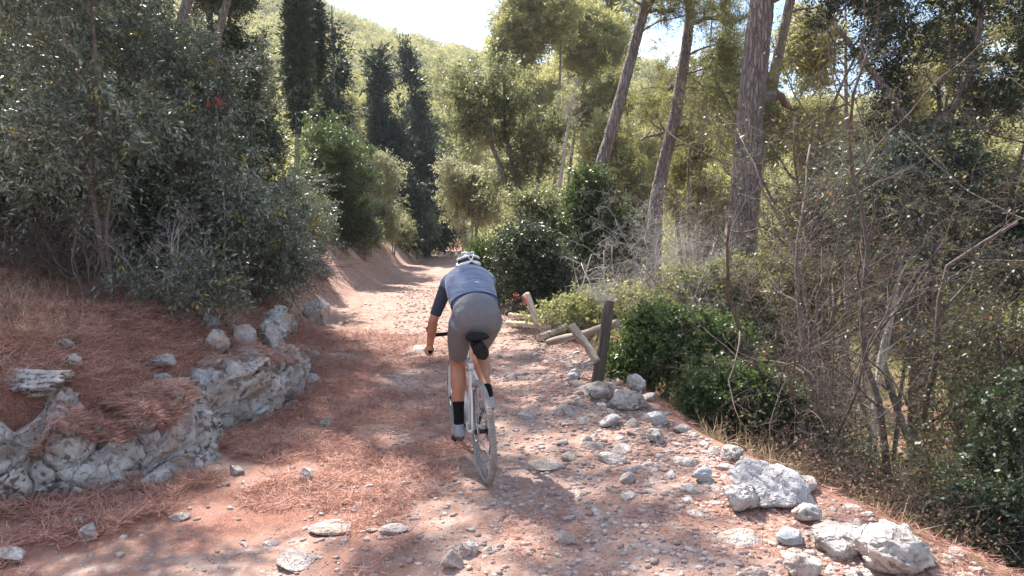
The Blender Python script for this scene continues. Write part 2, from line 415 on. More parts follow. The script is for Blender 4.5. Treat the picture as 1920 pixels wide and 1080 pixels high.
def rock(px, py, wpx, hpx, seed, label, mat='rock', depth=1., d=None, sub_=4, strata=0., rz=None, name='rock', cat='rock', sink=.22, tilt=(0, 0), cuts=9, rough=.2, group=None):
    g = hit(px, py) if d is None else at(px, py, d)
    s = g[1] / F; w = wpx * s / 2; h = hpx * s / 2
    v, f = rockshape(seed, sub_, cuts, rough, strata)
    v = v / np.abs(v).max(0)
    rr = random.Random(seed); a = rr.uniform(-.5, .5) if rz is None else rz
    v = v * np.array([w, w * depth, h * 1.12])
    Mx = np.array(Matrix.Rotation(a, 3, 'Z') @ Matrix.Rotation(tilt[0], 3, 'X') @ Matrix.Rotation(tilt[1], 3, 'Y')); v = v @ Mx.T
    o = mk(name, v, f, M[mat], None, True)
    if sub_ <= 3: o.data.polygons.foreach_set('use_smooth', np.zeros(len(f), bool))
    o.location = (g[0], g[1] + w * depth * .5, g[2] + h * (1 - sink * 2) * (1 if d is None else 0))
    return tag(o, label, cat, group)
# the ledge itself: one long broken outcrop that the blocks stick out of
lp = [hit(a, b_) for a, b_ in ((-150, 985), (-40, 965), (70, 945), (175, 925), (290, 905), (375, 870), (425, 815), (495, 790), (560, 752), (590, 700))]
lp = spline(np.array(lp), 520); lp[:, 2] = HH(lp[:, 0], lp[:, 1]); tn = nrm(np.gradient(lp, axis=0)); side = nrm(np.cross(tn, [0, 0, 1.]))
side = -side if side[260] @ np.array([1., -1, 0]) > 0 else side
prof = np.array([[-.10, -.25], [-.03, 0], [0, .12], [.02, .25], [.05, .38], [.12, .46], [.25, .50], [.42, .52], [.6, .50], [.75, .35], [.8, .0]]); prof = spline(prof, 90)
hs = .72 + .55 * vnoise(np.stack([np.arange(520) * .035, np.zeros(520), np.zeros(520)], 1), 5); hs *= np.interp(np.arange(520), [0, 60, 130, 250, 300, 470, 519], [1.1, 1.05, .85, .85, 1.2, 1.2, .6])
LV = lp[:, None] + side[:, None] * prof[None, :, :1] + np.array([0, 0, 1.]) * (prof[None, :, 1:] * hs[:, None, None])
q = LV.reshape(-1, 3); nn_ = np.stack([fbm(q * 1.6 + k * 5, 4, 50 + k) for k in range(3)], 1) - .5
ce, eg, dv = cells(q * np.array([2.4, 2.4, 5.0]) + (fbm(q * 3, 3, 4) * 1.1)[:, None], 77)
ce2, eg2, dv2 = cells(q * np.array([7., 7, 12]) + (fbm(q * 6, 3, 8) * 1.0)[:, None], 78)
outw = np.repeat(-side[:, None], 90, 1).reshape(-1, 3) * .8 + np.array([0, 0, .5])
q = q + nn_ * .22 + outw * ((ce - .5) * .17 - .06 * ss(.12, 0, eg) + (ce2 - .5) * .05 - .018 * ss(.12, 0, eg2))[:, None] + outw * ((fbm(q * 14, 3, 9) - .5) * .03)[:, None]
ii = np.arange(520 * 90).reshape(520, 90)
tag(mk('rock_ledge', q, np.stack([ii[:-1, :-1], ii[:-1, 1:], ii[1:, 1:], ii[1:, :-1]], -1).reshape(-1, 4)[:, ::-1], M['rock'], None, True), 'long broken limestone ledge running along the foot of the needle covered bank', 'rock ledge')
lr = np.random.default_rng(12); Q = q.reshape(520, 90, 3); iu = lr.integers(0, 520, 60000); iv = lr.integers(38, 84, 60000)
pk = (vnoise(Q[iu, iv] * np.array([2.2, 2.2, 1.]), 33) > .46); P = Q[iu[pk], iv[pk]] + np.array([0, 0, .008]); D = nrm(lr.normal(size=P.shape) * np.array([1, 1, .25])); N = nrm(lr.normal(size=P.shape) * .5 + np.array([0, -.3, 1.]))
LEDGE_NEEDLES = (P, D, N)
LG = 'limestone blocks of the ledge on the left bank'
led = [
 (18, 925, 165, 165, 1, 'sunlit white limestone block at the far left foot of the ledge', .7, .10),
 (45, 748, 150, 70, 2, 'flat pale limestone cap on the bank at the left picture edge', .8, .25),
 (88, 830, 115, 110, 3, 'grey limestone block with a brown crack under the flat cap stone', .8, .2),
 (345, 862, 120, 140, 6, 'tall creamy limestone nose where the ledge turns the corner', .9, .2),
 (395, 800, 150, 130, 7, 'grey limestone block with black lichen spots left of the corner nose', .9, .05),
 (455, 775, 160, 130, 8, 'large pale limestone block with many black lichen spots mid ledge', .8, .05),
 (528, 745, 110, 115, 9, 'ochre stained limestone block at the right end of the ledge', 1., .05),
 (505, 690, 90, 105, 10, 'upright pale limestone rock above the ochre ledge end', 1., .1),
 (512, 640, 70, 80, 11, 'rounded white limestone hump at the back of the ledge', 1.1, .1),
]
for (px, py, w, h, sd_, lb, dp, st) in led:
    rock(px, py, w, h, sd_ + 40, lb, 'rock', dp, sub_=5, strata=st, group=LG, name='limestone_block', rough=.22, cuts=12)
for i, (px, py, w, h, lb) in enumerate([
 (392, 618, 48, 34, 'pale stone lying on the needles uphill of the ledge, farthest left of the row'),
 (402, 655, 52, 44, 'angular white stone on the bank above the spotted block'),
 (455, 650, 58, 50, 'smooth white stone resting behind the spotted block'),
 (440, 690, 46, 34, 'small pale stone wedged between needles and the spotted block'),
 (585, 604, 62, 56, 'pale limestone boulder standing alone beyond the ledge'),
 (540, 625, 34, 34, 'small grey stone between the ledge hump and the lone boulder'),
 (533, 580, 32, 24, 'small white stone above the ledge beside the lone boulder'),
 (128, 690, 40, 30, 'rounded grey stone on the needle slope below the slender tree'),
 (118, 655, 34, 26, 'small pale stone high on the needle slope'),
 (290, 690, 70, 26, 'flat brownish slab on the needle slope right of the slender tree'),
 (300, 728, 44, 28, 'dark flat stone at the top of the ledge'),
 (600, 520, 50, 36, 'grey rock sticking out of the red earth bank'),
 (680, 478, 40, 26, 'pale rock in the upper earth bank by the small shrubs'),
 (780, 462, 36, 18, 'distant pale rock at the foot of the far bank')]):
    rock(px, py, w, h, 80 + i, lb, 'rock', .9, sub_=4, name='bank_rock', rough=.16)
for i, (px, py, w, h, mt, lb, tl) in enumerate([
 (1128, 752, 66, 40, 'rock', 'pale rounded rock at the foot of the leaning fence post', (0, 0)),
 (1178, 772, 84, 52, 'rock', 'black speckled pale rock beside the fence post stones', (0, 0)),
 (1190, 735, 46, 36, 'rock', 'small pale rock behind the black speckled one', (0, 0)),
 (1075, 714, 32, 20, 'rock_blue', 'small bluish stone left of the leaning fence post', (0, 0)),
 (1145, 802, 50, 26, 'rock_blue', 'flat bluish stone below the black speckled rock', (0, 0)),
 (1235, 800, 46, 30, 'rock_blue', 'bluish stone on the trail edge below the green shrub', (0, 0)),
 (1375, 868, 52, 36, 'rock', 'pale block at the trail edge above the grey slab', (0, 0)),
 (1462, 955, 185, 76, 'rock_blue', 'big slanting blue grey slab at the right trail edge', (.15, .52)),
 (1392, 965, 84, 60, 'rock', 'pale block leaning against the blue grey slab', (0, .3)),
 (1490, 1025, 66, 30, 'rock_blue', 'flat grey stone below the blue grey slab', (0, 0)),
 (1520, 985, 60, 40, 'rock', 'pale stone right under the blue grey slab', (0, 0)),
 (1590, 1045, 110, 70, 'rock', 'large rounded pale boulder at the lower right trail edge', (0, .1)),
 (1690, 1075, 170, 90, 'rock', 'largest pale boulder at the lower right corner of the trail', (0, .25)),
 (1510, 1085, 84, 54, 'rock', 'pale stone at the bottom edge left of the large boulders', (0, 0)),
 (1230, 835, 40, 34, 'rock', 'small pale stone in the rubble under the green shrub', (0, 0)),
 (1320, 905, 46, 34, 'rock_blue', 'grey stone in the rubble left of the pale block', (0, 0))]):
    rock(px, py, w, h, 120 + i, lb, mt, .9, sub_=5 if w > 80 else 4, name='edge_rock', rough=.15, tilt=tl, sink=.16)
for i, (px, py, w, h, lb) in enumerate([
 (575, 905, 34, 34, 'angular upright stone standing on the sunlit needles'),
 (440, 890, 32, 24, 'rounded white stone on the needles below the ledge corner'),
 (608, 800, 22, 24, 'small white stone standing at the left of the track'),
 (332, 975, 40, 16, 'long flat white stone on the red needles'),
 (165, 1015, 38, 34, 'squarish grey stone on the needles at lower left'),
 (145, 990, 32, 24, 'grey stone just behind the squarish one at lower left'),
 (10, 1060, 66, 44, 'pink grey stone in the bottom left corner'),
 (845, 1070, 50, 40, 'pale flat topped stone at the bottom centre of the track'),
 (885, 1040, 34, 30, 'pale stone in the little cluster at bottom centre, its right one'),
 (868, 1045, 32, 32, 'pale stone in the little cluster at bottom centre, its middle one'),
 (845, 1045, 26, 24, 'pale stone in the little cluster at bottom centre, its left one'),
 (1020, 880, 90, 15, 'wide flat pale stone sunk in the track right of the rear wheel'),
 (790, 662, 75, 14, 'flat grey slab sunk in the track left of the rider'),
 (1062, 1020, 46, 30, 'round pale stone sunk in the sunlit track at the bottom'),
 (735, 1005, 60, 16, 'grey stone half buried at the bottom of the track'),
 (620, 1000, 90, 18, 'long grey bedrock patch at the bottom left of the track'),
 (540, 1065, 90, 20, 'flat bedrock patch at the bottom edge left of centre'),
 (1180, 905, 40, 26, 'pale stone on the track below the rubble edge'),
 (1100, 832, 28, 18, 'small pale stone on the track right of the wheel')]):
    rock(px, py, w, h, 160 + i, lb, 'stone', .8, sub_=3, name='stone', cat='stone', rough=.1, sink=.24, cuts=12)

# loose stones that can be counted, copied from eight shapes
protos = []
for i in range(8):
    v, f = rockshape(300 + i, 3, 13, .1); v = v / np.abs(v).max(0) * np.array([1, .8, .55])
    protos.append(mk('loose_stone', v, f, M['stone'], link=False))
rg = np.random.default_rng(5); spots = []
def scatter(n, fx, smin, smax, label, group, name='loose_stone'):
    k = 0; tries = 0
    while k < n and tries < n * 40:
        tries += 1
        x, y = fx()
        if y > 2 and abs(x) / y > .78: continue
        s = smin * (smax / smin) ** (rg.random() ** 1.8)
        if any((x - a) ** 2 + (y - b) ** 2 < (s + c) ** 2 * .9 for a, b, c in spots): continue
        spots.append((x, y, s))
        o = bpy.data.objects.new(name, protos[int(rg.integers(8))]); COL.objects.link(o)
        o.location = (x, y, Hs(x, y) + s * rg.uniform(-.12, .12)); o.scale = (s, s * rg.uniform(.7, 1.1), s * rg.uniform(.6, 1.1))
        o.rotation_euler = (rg.normal() * .2, rg.normal() * .2, rg.random() * 6.28)
        tag(o, label, 'stone', group); k += 1
def fx_edge():
    y = 3.1 + 6.4 * rg.random() ** 1.25; return float(xr(y)) - .05 - abs(rg.normal()) * .50 + .16, y
def fx_right():
    y = 3.1 + 6 * rg.random(); return float(xr(y)) - .5 - rg.random() * 1.3, y
def fx_mid():
    y = 3.0 + 9 * rg.random() ** 1.4; return -1.6 + 2.2 * rg.random() - .1 * y, y
def fx_left():
    y = 3.1 + 5 * rg.random(); return float(xl(y)) + rg.random() * 1.6, y
scatter(165, fx_edge, .045, .15, 'pale loose stone in the rubble band along the right edge of the trail', 'rubble stones along the right trail edge')
scatter(65, fx_right, .022, .055, 'small stone lying on the right half of the track between wheel line and rubble', 'stones on the right half of the track')
scatter(60, fx_mid, .02, .05, 'small stone lying loose in the middle of the red track', 'stones in the middle of the track')
scatter(26, fx_left, .022, .055, 'small pale stone among the fallen needles on the left side of the track', 'stones among the needles on the left')
def fx_near():
    y = 2.95 + 1.9 * rg.random(); return -1.5 + 3.4 * rg.random(), y
scatter(36, fx_near, .025, .07, 'pale stone sunk in the nearest stretch of the track at the bottom of the picture', 'stones in the nearest stretch of track')
# gravel: too fine to count
lo = [rockshape(400 + i, 1, 8, .1) for i in range(12)]
def gravel(n, seed):
    r = np.random.default_rng(seed); V, Fq, A, off = [], [], [], 0
    y = 2.6 + 20 * r.random(n) ** 1.9; w = xr(y) - xl(y); u = r.random(n)
    u = np.where(r.random(n) < .5, 1 - np.abs(r.normal(size=n)) * .22, u); x = xl(y) + .3 + (w - .25) * u
    keep = (x < xr(y) + .35) & (x > xl(y)) & (n2(x, y, 1.7, 3, 71) > .36) & ((x > -.8 - .12 * y) | (r.random(n) < .22)); x, y = x[keep], y[keep]
    z = HH(x, y); s = .006 * (4.2 ** (r.random(len(x)) ** 1.6)) * (1 + .05 * y)
    kk = r.integers(12, size=len(x)); a = r.random(len(x)) * 6.28
    for k in range(12):
        m = kk == k; v, f = lo[k]; v = v / np.abs(v).max(0) * np.array([1, .75, .5]); mm = m.sum()
        c, sn = np.cos(a[m])[:, None], np.sin(a[m])[:, None]
        P = np.stack([v[:, 0] * c - v[:, 1] * sn, v[:, 0] * sn + v[:, 1] * c, np.broadcast_to(v[:, 2], (mm, len(v)))], -1) * s[m][:, None, None]
        P += np.stack([x[m], y[m], z[m] + s[m] * .12], -1)[:, None]
        V.append(P.reshape(-1, 3)); Fq.append((f[None] + (np.arange(mm) * len(v))[:, None, None]).reshape(-1, 3) + off); off += mm * len(v)
    return np.concatenate(V), np.concatenate(Fq)
gm, gt, gb = newmat('gravel'); gb.inputs['Roughness'].default_value = .95; gb.inputs['Specular IOR Level'].default_value = .2
gn = gt.nodes.new("ShaderNodeNewGeometry")
c = mixc(gt, gn.outputs['Random Per Island'], (.22, .15, .13), (.50, .41, .37)); gt.links.new(c, gb.inputs['Base Color'])
v, f = gravel(22000, 3); tag(mk('gravel', v, f, gm), 'pinkish grey gravel strewn over the red track', 'gravel', None, 'stuff')

# ------------------------------------------------------------------ leaves and blades
def leaves(P, D, N, Ln, Wd, fold=.25):
    """diamond leaves: base P, direction D, normal N"""
    Sd = nrm(np.cross(D, N)); Ln = np.asarray(Ln)[:, None]; Wd = np.asarray(Wd)[:, None]
    mid = P + D * Ln * .45
    V = np.stack([P, mid + Sd * Wd + N * Wd * fold, P + D * Ln, mid - Sd * Wd + N * Wd * fold], 1)
    return V.reshape(-1, 3), np.arange(len(P) * 4).reshape(-1, 4)
_L = leaves
def blades(n, fxy, length, width, up, mat, name, label, cat, seed, lift=.01, clump=0, bent=0.):
    r = np.random.default_rng(seed); x, y = fxy(r, n); n = len(x); z = HH(x, y)
    P = np.stack([x, y, z + lift * (.3 + r.random(n) * 1.6) + lift * 3 * np.maximum(n2(x, y, 6, 2, 19) - .45, 0) * 4], 1)
    D = r.normal(size=(n, 3)); D[:, 2] = np.abs(D[:, 2]) * up + (up - .3) * .3; D = nrm(D)
    N = nrm(r.normal(size=(n, 3)) * .6 + np.array([0, -.3, 1.]))
    Lc = length * (.5 + r.random(n)); V, q = leaves(P, D, N, Lc, width * (.7 + .6 * r.random(n)), 0.)
    if bent: V.reshape(n, 4, 3)[:, 2, 2] -= bent * Lc * r.random(n)
    lf = np.repeat(np.clip(r.random(n) * .75 + 1.3 * (n2(x, y, 5, 3, 4) - .42), 0, 1), 4)
    return tag(mk(name, V, q, M[mat], None, False, {'lf': lf}), label, cat, None, 'stuff')
def f_need(r, n):
    y = 2.4 + 9 * r.random(n) ** 1.5; x = xl(y) + 2.1 + .7 * ss(5.5, 4, y) - 5.4 * r.random(n) ** .8
    k = (n2(x, y, .9, 4, 51) > .40) & (x > -.8 * y - .6) & ((x < xl(y)) | (n2(x, y, 2.1, 3, 81) > .28 + .10 * (x - xl(y)))); return x[k], y[k]
blades(300000, f_need, .09, .0021, .34, 'needle', 'pine_needle_litter', 'red brown fallen pine needles covering the left bank and trail side', 'pine needles', 1, .012)
P, D, N = LEDGE_NEEDLES; V, q_ = _L(P, D, N, .08 * (.5 + lr.random(len(P))), .0021 * (.7 + .6 * lr.random(len(P))), 0.)
tag(mk('ledge_needles', V, q_, M['needle'], None, False, {'lf': np.repeat(np.clip(lr.random(len(P)), 0, 1), 4)}), 'red brown needles lying on top of the limestone ledge', 'pine needles', None, 'stuff')
def f_need2(r, n):
    y = 2.6 + 7 * r.random(n) ** 1.5; x = xr(y) - 2.2 + 3.4 * r.random(n)
    k = (n2(x, y, 1.6, 4, 91) > .52); return x[k], y[k]
blades(60000, f_need2, .08, .0014, .1, 'needle', 'needle_drift', 'thin drifts of red pine needles between the rubble on the right', 'pine needles', 2, .006)
def f_straw(r, n):
    c = r.random((90, 2)); cy = 4.5 + 7 * c[:, 0]; cxx = xl(cy) - .5 - 2.8 * c[:, 1]
    i = r.integers(90, size=n); return cxx[i] + r.normal(size=n) * .12, cy[i] + r.normal(size=n) * .12
blades(4200, f_straw, .24, .0018, 1.6, 'straw', 'dry_grass', 'dry straw coloured grass tufts on the left bank', 'dry grass', 3, .0, bent=.5)
def f_straw2(r, n):
    c = r.random((60, 2)); cy = 4 + 16 * c[:, 0]; cxx = xr(cy) + .1 + 1.6 * c[:, 1]
    i = r.integers(60, size=n); return cxx[i] + r.normal(size=n) * .1, cy[i] + r.normal(size=n) * .1
blades(7000, f_straw2, .24, .0018, 1.6, 'straw', 'verge_grass', 'thin dry grass behind the rubble on the right verge', 'dry grass', 4, .0, bent=.5)

# ------------------------------------------------------------------ trees and shrubs
# kind: (leaf material, bark material, twig material key, leaf length, half width, twigs per clump, twig length, leaves per twig, droop, angle)
KIND = {
 'olive': ('l_olive', 'twig', .058, .0085, 5, .36, 17, -.1, .7),
 'oak': ('l_oak', 'bark_grey', .050, .013, 8, .30, 14, 0, .9),
 'green': ('l_green', 'bark_grey', .050, .014, 8, .26, 14, 0, .9),
 'grey': ('l_greygreen', 'bark_grey', .085, .019, 6, .42, 12, 0, .9),
 'pale': ('l_pale', 'bark_grey', .080, .018, 6, .36, 12, 0, .9),
 'lime': ('l_lime', 'bark_grey', .060, .015, 6, .24, 12, 0, .9),
 'pine': ('l_pine', 'bark', .15, .009, 7, .34, 26, .05, .55),
 'pinedark': ('l_pinedark', 'bark', .12, .007, 7, .30, 24, .05, .55),
 'cyp': ('l_cyp', 'bark_grey', .20, .035, 7, .55, 9, .7, .35),
 'spire': ('l_spire', 'bark_grey', .24, .035, 8, .75, 12, -.25, .5),
 'farpine': ('l_pine', 'bark', .26, .030, 10, .85, 15, .25, .7),
 'fardark': ('l_greygreen', 'bark_grey', .34, .08, 7, .9, 9, .1, .8),
 'dry': ('l_dry', 'twig', .05, .008, 6, .24, 8, -.1, .8),
 'dead': (None, 'twig', 0, 0, 3, .75, 0, .1, 0),
 'thicket': ('l_thick', 'twig', .042, .012, 4, .60, 9, .05, .9),
 'deadgrey': (None, 'twig_grey', 0, 0, 7, .4, 0, 0, 0),
}
def crown_pts(rng, ells, n, gap=.42, gs=1.1, hollow=.45):
    out = []; vol = np.array([e[1][0] * e[1][1] * e[1][2] for e in ells]) ** .75; vol = vol / vol.sum()
    for (c, rad), w in zip(ells, vol):
        m = max(3, int(n * w)); got = []
        for _ in range(12):
            q = nrm(rng.normal(size=(m * 3, 3))) * (rng.random((m * 3, 1)) ** hollow); 
            p = c + q * rad * (1 + (vnoise(q * 2.3 + c, 3)[:, None] - .5) * .75)
            if max(rad) > .5: p = p[vnoise(p * gs, 7) > gap]
            got.append(p)
            if sum(map(len, got)) >= m: break
        out.append(np.concatenate(got)[:m])
    return np.concatenate(out)
def build_tree(seed, base, trunks, ells, kind, n, r0, limbs=10, lscale=1., gap=.40, stem_k=8, wig=.05, twigs_drawn=True, extra=None, rough=0, leafmul=1., hollow=.45, gs=1.1, tipr=.25):
    """trunks: list of polylines (world). returns (wood verts/faces), (leaf verts/faces/attr) relative to base"""
    rng = np.random.default_rng(seed); kd = KIND[kind]; base = np.asarray(base, float)
    big, thin = [], []; nodes, nrad = [], []
    for tr in trunks:
        L_ = np.linalg.norm(np.diff(tr, axis=0), axis=1).sum(); m = max(8, int(L_ / .25)) if not rough else max(30, int(L_ / .06))
        P = spline(tr, m); w = np.cumsum(rng.normal(size=(m, 3)), 0); w = w - np.linspace(0, 1, m)[:, None] * w[-1]
        P = P + w * wig * .12 * (10. / m) ** .5
        rr = r0 * (1 - (1 - tipr) * np.linspace(0, 1, m) ** 1.1); rr[:max(2, m // 14)] *= np.linspace(1.35, 1.0, max(2, m // 14))
        big.append((P, rr)); st = max(1, m // 24); a = P[m // 5::st]; nodes.append(a); nrad.append(rr[m // 5::st])
    C = crown_pts(rng, ells, n, gap, gs, hollow)
    nodes = np.concatenate(nodes); nrad = np.concatenate(nrad)
    def attach(tg, r_, npt, rmax):
        nonlocal nodes, nrad
        d = np.linalg.norm(nodes - tg, axis=1) + np.maximum(nodes[:, 2] - tg[2] + .1, 0) * 1.5 - nrad * 1.5
        k = int(np.argmin(d)); s = nodes[k]; ln = np.linalg.norm(tg - s)
        if ln < .03: return None
        mid = (s + tg) / 2 + np.array([0, 0, -.10 * ln if kind in ('spire',) else .10 * ln]) + rng.normal(size=3) * .09 * ln
        q1 = s * .7 + mid * .3 + rng.normal(size=3) * .03 * ln
        P = spline([s, q1, mid, tg], npt); P[1:-1] += rng.normal(size=(npt - 2, 3)) * .02 * ln
        ra = min(rmax, nrad[k] * .75); rr = np.linspace(ra, max(ra * .28, .0015), npt)
        return P, rr
    li = rng.choice(len(C), min(limbs, len(C)), replace=False)
    li = sorted(li, key=lambda i: np.linalg.norm(nodes - C[i], axis=1).min())
    for i in li:
        a = attach(C[i], 0, 9, r0 * .55)
        if a is None: continue
        big.append(a); nodes = np.vstack([nodes, a[0][2:]]); nrad = np.concatenate([nrad, a[1][2:]])
    for i in range(len(C)):
        if i in li: continue
        a = attach(C[i], 0, 5, r0 * .22)
        if a is None: continue
        thin.append(a); nodes = np.vstack([nodes, a[0][3:4]]); nrad = np.concatenate([nrad, a[1][3:4]])
    # twigs
    mat, bark, ll, lw, nt_, tl, nl, droop, ang = kd
    tl = tl * lscale; cc = np.mean([e[0] for e in ells], 0)
    idx = np.repeat(np.arange(len(C)), nt_); T = len(idx)
    out = nrm(C[idx] - cc) * .5
    D = nrm(rng.normal(size=(T, 3)) + out + np.array([0, 0, droop])); O = C[idx] + rng.normal(size=(T, 3)) * tl * .12
    Ln = tl * (.5 + rng.random(T) * .8)
    if twigs_drawn:
        E1 = O + D * Ln[:, None] * .55 + rng.normal(size=(T, 3)) * tl * .05; E2 = O + D * Ln[:, None] + rng.normal(size=(T, 3)) * tl * .10
        tr_ = .0022 * lscale if mat else .0042 * lscale
        for k in range(T): thin.append((np.stack([O[k], E1[k], E2[k]]), np.array([tr_, tr_ * .8, tr_ * .3])))
        if not mat:   # bare crown: finer side twigs
            for _ in range(3):
                u = rng.random(T)[:, None]; s = O + (E1 - O) * u; d2 = nrm(D + rng.normal(size=(T, 3)) * .8); e = s + d2 * Ln[:, None] * .5
                m2 = (s + e) / 2 + rng.normal(size=(T, 3)) * tl * .04
                for k in range(T): thin.append((np.stack([s[k], m2[k], e[k]]), np.array([tr_ * .7, tr_ * .5, tr_ * .25])))
    thin = [(a, b) for a, b in thin]
    parts = [tubes(big, stem_k if not rough else 36, True, rough, 14 if rough else 1, seed)]
    if thin: parts.append(tubes(thin, 3))
    wv, wf = merge(parts); wv = wv - base
    leaf = None
    if mat:
        nl = max(3, int(nl * leafmul)); u = (np.arange(nl) + .5) / nl
        Pp = O[:, None] + D[:, None] * (Ln[:, None] * u[None])[..., None]; Pp = Pp + np.array([0, 0, -1.]) * (u[None, :, None] ** 2) * .12 * tl
        Pp = Pp.reshape(-1, 3) + rng.normal(size=(T * nl, 3)) * ll * .15
        Dd = np.repeat(D, nl, 0); rn = nrm(rng.normal(size=Dd.shape)); pr = nrm(rn - (rn * Dd).sum(1, keepdims=True) * Dd)
        ld = nrm(Dd * (1 - ang * .6) + pr * ang); Nn = nrm(rng.normal(size=Dd.shape) * .8 + np.array([0, 0, .7]))
        K = len(Pp); sz = (.65 + .7 * rng.random(K)) * lscale ** .5
        V, q = leaves(Pp, ld, Nn, ll * sz, lw * sz)
        cl = .25 + .5 * vnoise(C * .9 + seed, 5) + rng.normal(size=len(C)) * .12
        lf = np.clip(np.repeat(np.repeat(cl, nt_), nl) + rng.normal(size=K) * .26, 0, 1) ** 1.5; la = np.repeat(rng.random(T), nl)
        leaf = (V - base, q, {'lf': np.repeat(lf, 4), 'la': np.repeat(la, 4)})
    return (wv, wf), leaf, M[bark], (M[mat] if mat else None)
def ell(px0, py0, px1, py1, d, depth=None):
    a = at((px0 + px1) / 2, (py0 + py1) / 2, d); s = d / F
    rx = abs(px1 - px0) / 2 * s; rz = abs(py1 - py0) / 2 * s
    return a, np.array([rx, depth if depth else rx * .85, rz])
def place(name, cat, label, built, base, group=None, wood='trunk', lv='crown'):
    (wv, wf), leaf, bm_, lm = built
    root = empty(name, base); tag(root, label, cat, group)
    mk(wood, wv, wf, bm_, root, True)
    if leaf: mk(lv, leaf[0], leaf[1], lm, root, False, leaf[2])
    return root
def veg(name, cat, label, px, d, boxes, kind, n, r0, seed, stems=None, **kw):
    """px,d: foot; boxes: crown boxes in photo pixels at depth d (5th value: depth offset)"""
    base = gp(px, d); group = kw.pop('group', None); wood = kw.pop('wood', 'trunk'); mj = kw.pop('mj', .06 if kind != 'cyp' else .006); mat_w = kw.pop('wmat', None)
    ells = [ell(*bx[:4], d + (bx[4] if len(bx) > 4 else 0), bx[5] if len(bx) > 5 else None) for bx in boxes]
    rng = np.random.default_rng(seed + 999); trunks = []
    if stems is None:
        top = max(ells, key=lambda e: e[0][2])[0]; nst = kw.pop('nst', 1)
        for s in range(nst):
            e = ells[s % len(ells)]; tp = e[0] + np.array([rng.uniform(-.5, .5) * e[1][0], rng.uniform(-.5, .5) * e[1][1], .35 * e[1][2]])
            b0 = base + np.array([rng.normal() * .12 * (nst > 1), rng.normal() * .12 * (nst > 1), -.15])
            mid = (b0 * .55 + tp * .45) + rng.normal(size=3) * mj * np.linalg.norm(tp - b0)
            trunks.append(np.array([b0, mid, tp]))
    else:
        kw.pop('nst', None)
        for st in stems:
            P = np.array([at(a, b_, d + (o[0] if o else 0)) for a, b_, *o in st])
            if kw.get('foot', True) and P[0][2] > base[2]: P = np.vstack([[P[0][0] * .6 + base[0] * .4, P[0][1], Hs(P[0][0], P[0][1]) - .2], P])
            trunks.append(P)
    kw.pop('foot', None)
    b = build_tree(seed, base, trunks, ells, kind, n, r0, **kw)
    if mat_w: b = (b[0], b[1], M[mat_w], b[3])
    return place(name, cat, label, b, base, group, wood=wood, lv='crown' if kind != 'x' else 'leaves')

def bare_tree(name, cat, label, px, d, h, r0, seed, lean=(0, 0), lv=4, mat='twig', kids=(8, 6, 5, 3), leaf=None, nleaf=0, stems=1, group=None, spread=.8, droop=0.):
    rng = np.random.default_rng(seed); base = gp(px, d); lines = {8: [], 4: [], 3: []}; tips = []
    def grow(p, dr, ln, r, level):
        m = (12, 9, 7, 5, 4)[level]; P = [p]; dd = dr
        for i in range(m):
            dd = nrm(dd + rng.normal(size=3) * (.16 + .05 * level) + np.array([0, 0, (.05 if level < 2 else -.02) - droop * level * .1])); P.append(P[-1] + dd * ln / m)
        P = np.array(P); rr = r * (1 - .72 * np.linspace(0, 1, len(P)) ** .9)
        lines[8 if level == 0 else 4 if level == 1 else 3].append((P, np.maximum(rr, .0011)))
        if level >= lv: tips.append((P[-1], dd)); return
        nk = kids[min(level, len(kids) - 1)]
        for k in range(nk):
            u = (.22 if level == 0 else .15) + (.78 if level == 0 else .85) * (k + rng.random()) / nk; q = u * (len(P) - 1); i = min(int(q), len(P) - 2); f = q - i
            s_ = P[i] * (1 - f) + P[i + 1] * f; t_ = nrm(P[i + 1] - P[i]); o = rng.normal(size=3); o = nrm(o - (o @ t_) * t_)
            c = nrm(t_ * .62 + o * spread * rng.uniform(.7, 1.2)); rad = rr[i] * rng.uniform(.38, .62)
            grow(s_, c, ln * rng.uniform(.34, .60) * (1.1 - .45 * u), max(rad, .0014), level + 1)
    for k in range(stems):
        d0 = nrm(np.array([lean[0] + rng.normal() * .12 * (stems > 1), lean[1] + rng.normal() * .12 * (stems > 1), 1.]))
        grow(base + np.array([rng.normal() * .08 * (stems > 1), rng.normal() * .08 * (stems > 1), -.15]), d0, h * rng.uniform(.8, 1.0), r0 * rng.uniform(.7, 1), 0)
    parts = [tubes(lines[k], k if k > 3 else 3, k == 8) for k in (8, 4, 3) if lines[k]]
    v, f = merge(parts); root = empty(name, base); tag(root, label, cat, group); mk('trunk', v - base, f, M[mat], root, True)
    if leaf:
        T = np.array([a for a, b in tips]); k = rng.choice(len(T), min(nleaf, len(T) * 6)) if nleaf else []
        P = T[k] + rng.normal(size=(len(k), 3)) * .05; D = nrm(rng.normal(size=P.shape)); N = nrm(rng.normal(size=P.shape) * .8 + np.array([0, 0, .8]))
        V, q = leaves(P, D, N, .045 * (.6 + .7 * rng.random(len(k))), .011 * (.7 + .6 * rng.random(len(k))))
        mk('crown', V - base, q, M[leaf], root, False, {'lf': np.repeat(rng.random(len(k)) ** 1.3, 4), 'la': np.repeat(rng.random(len(k)), 4)})
    return root
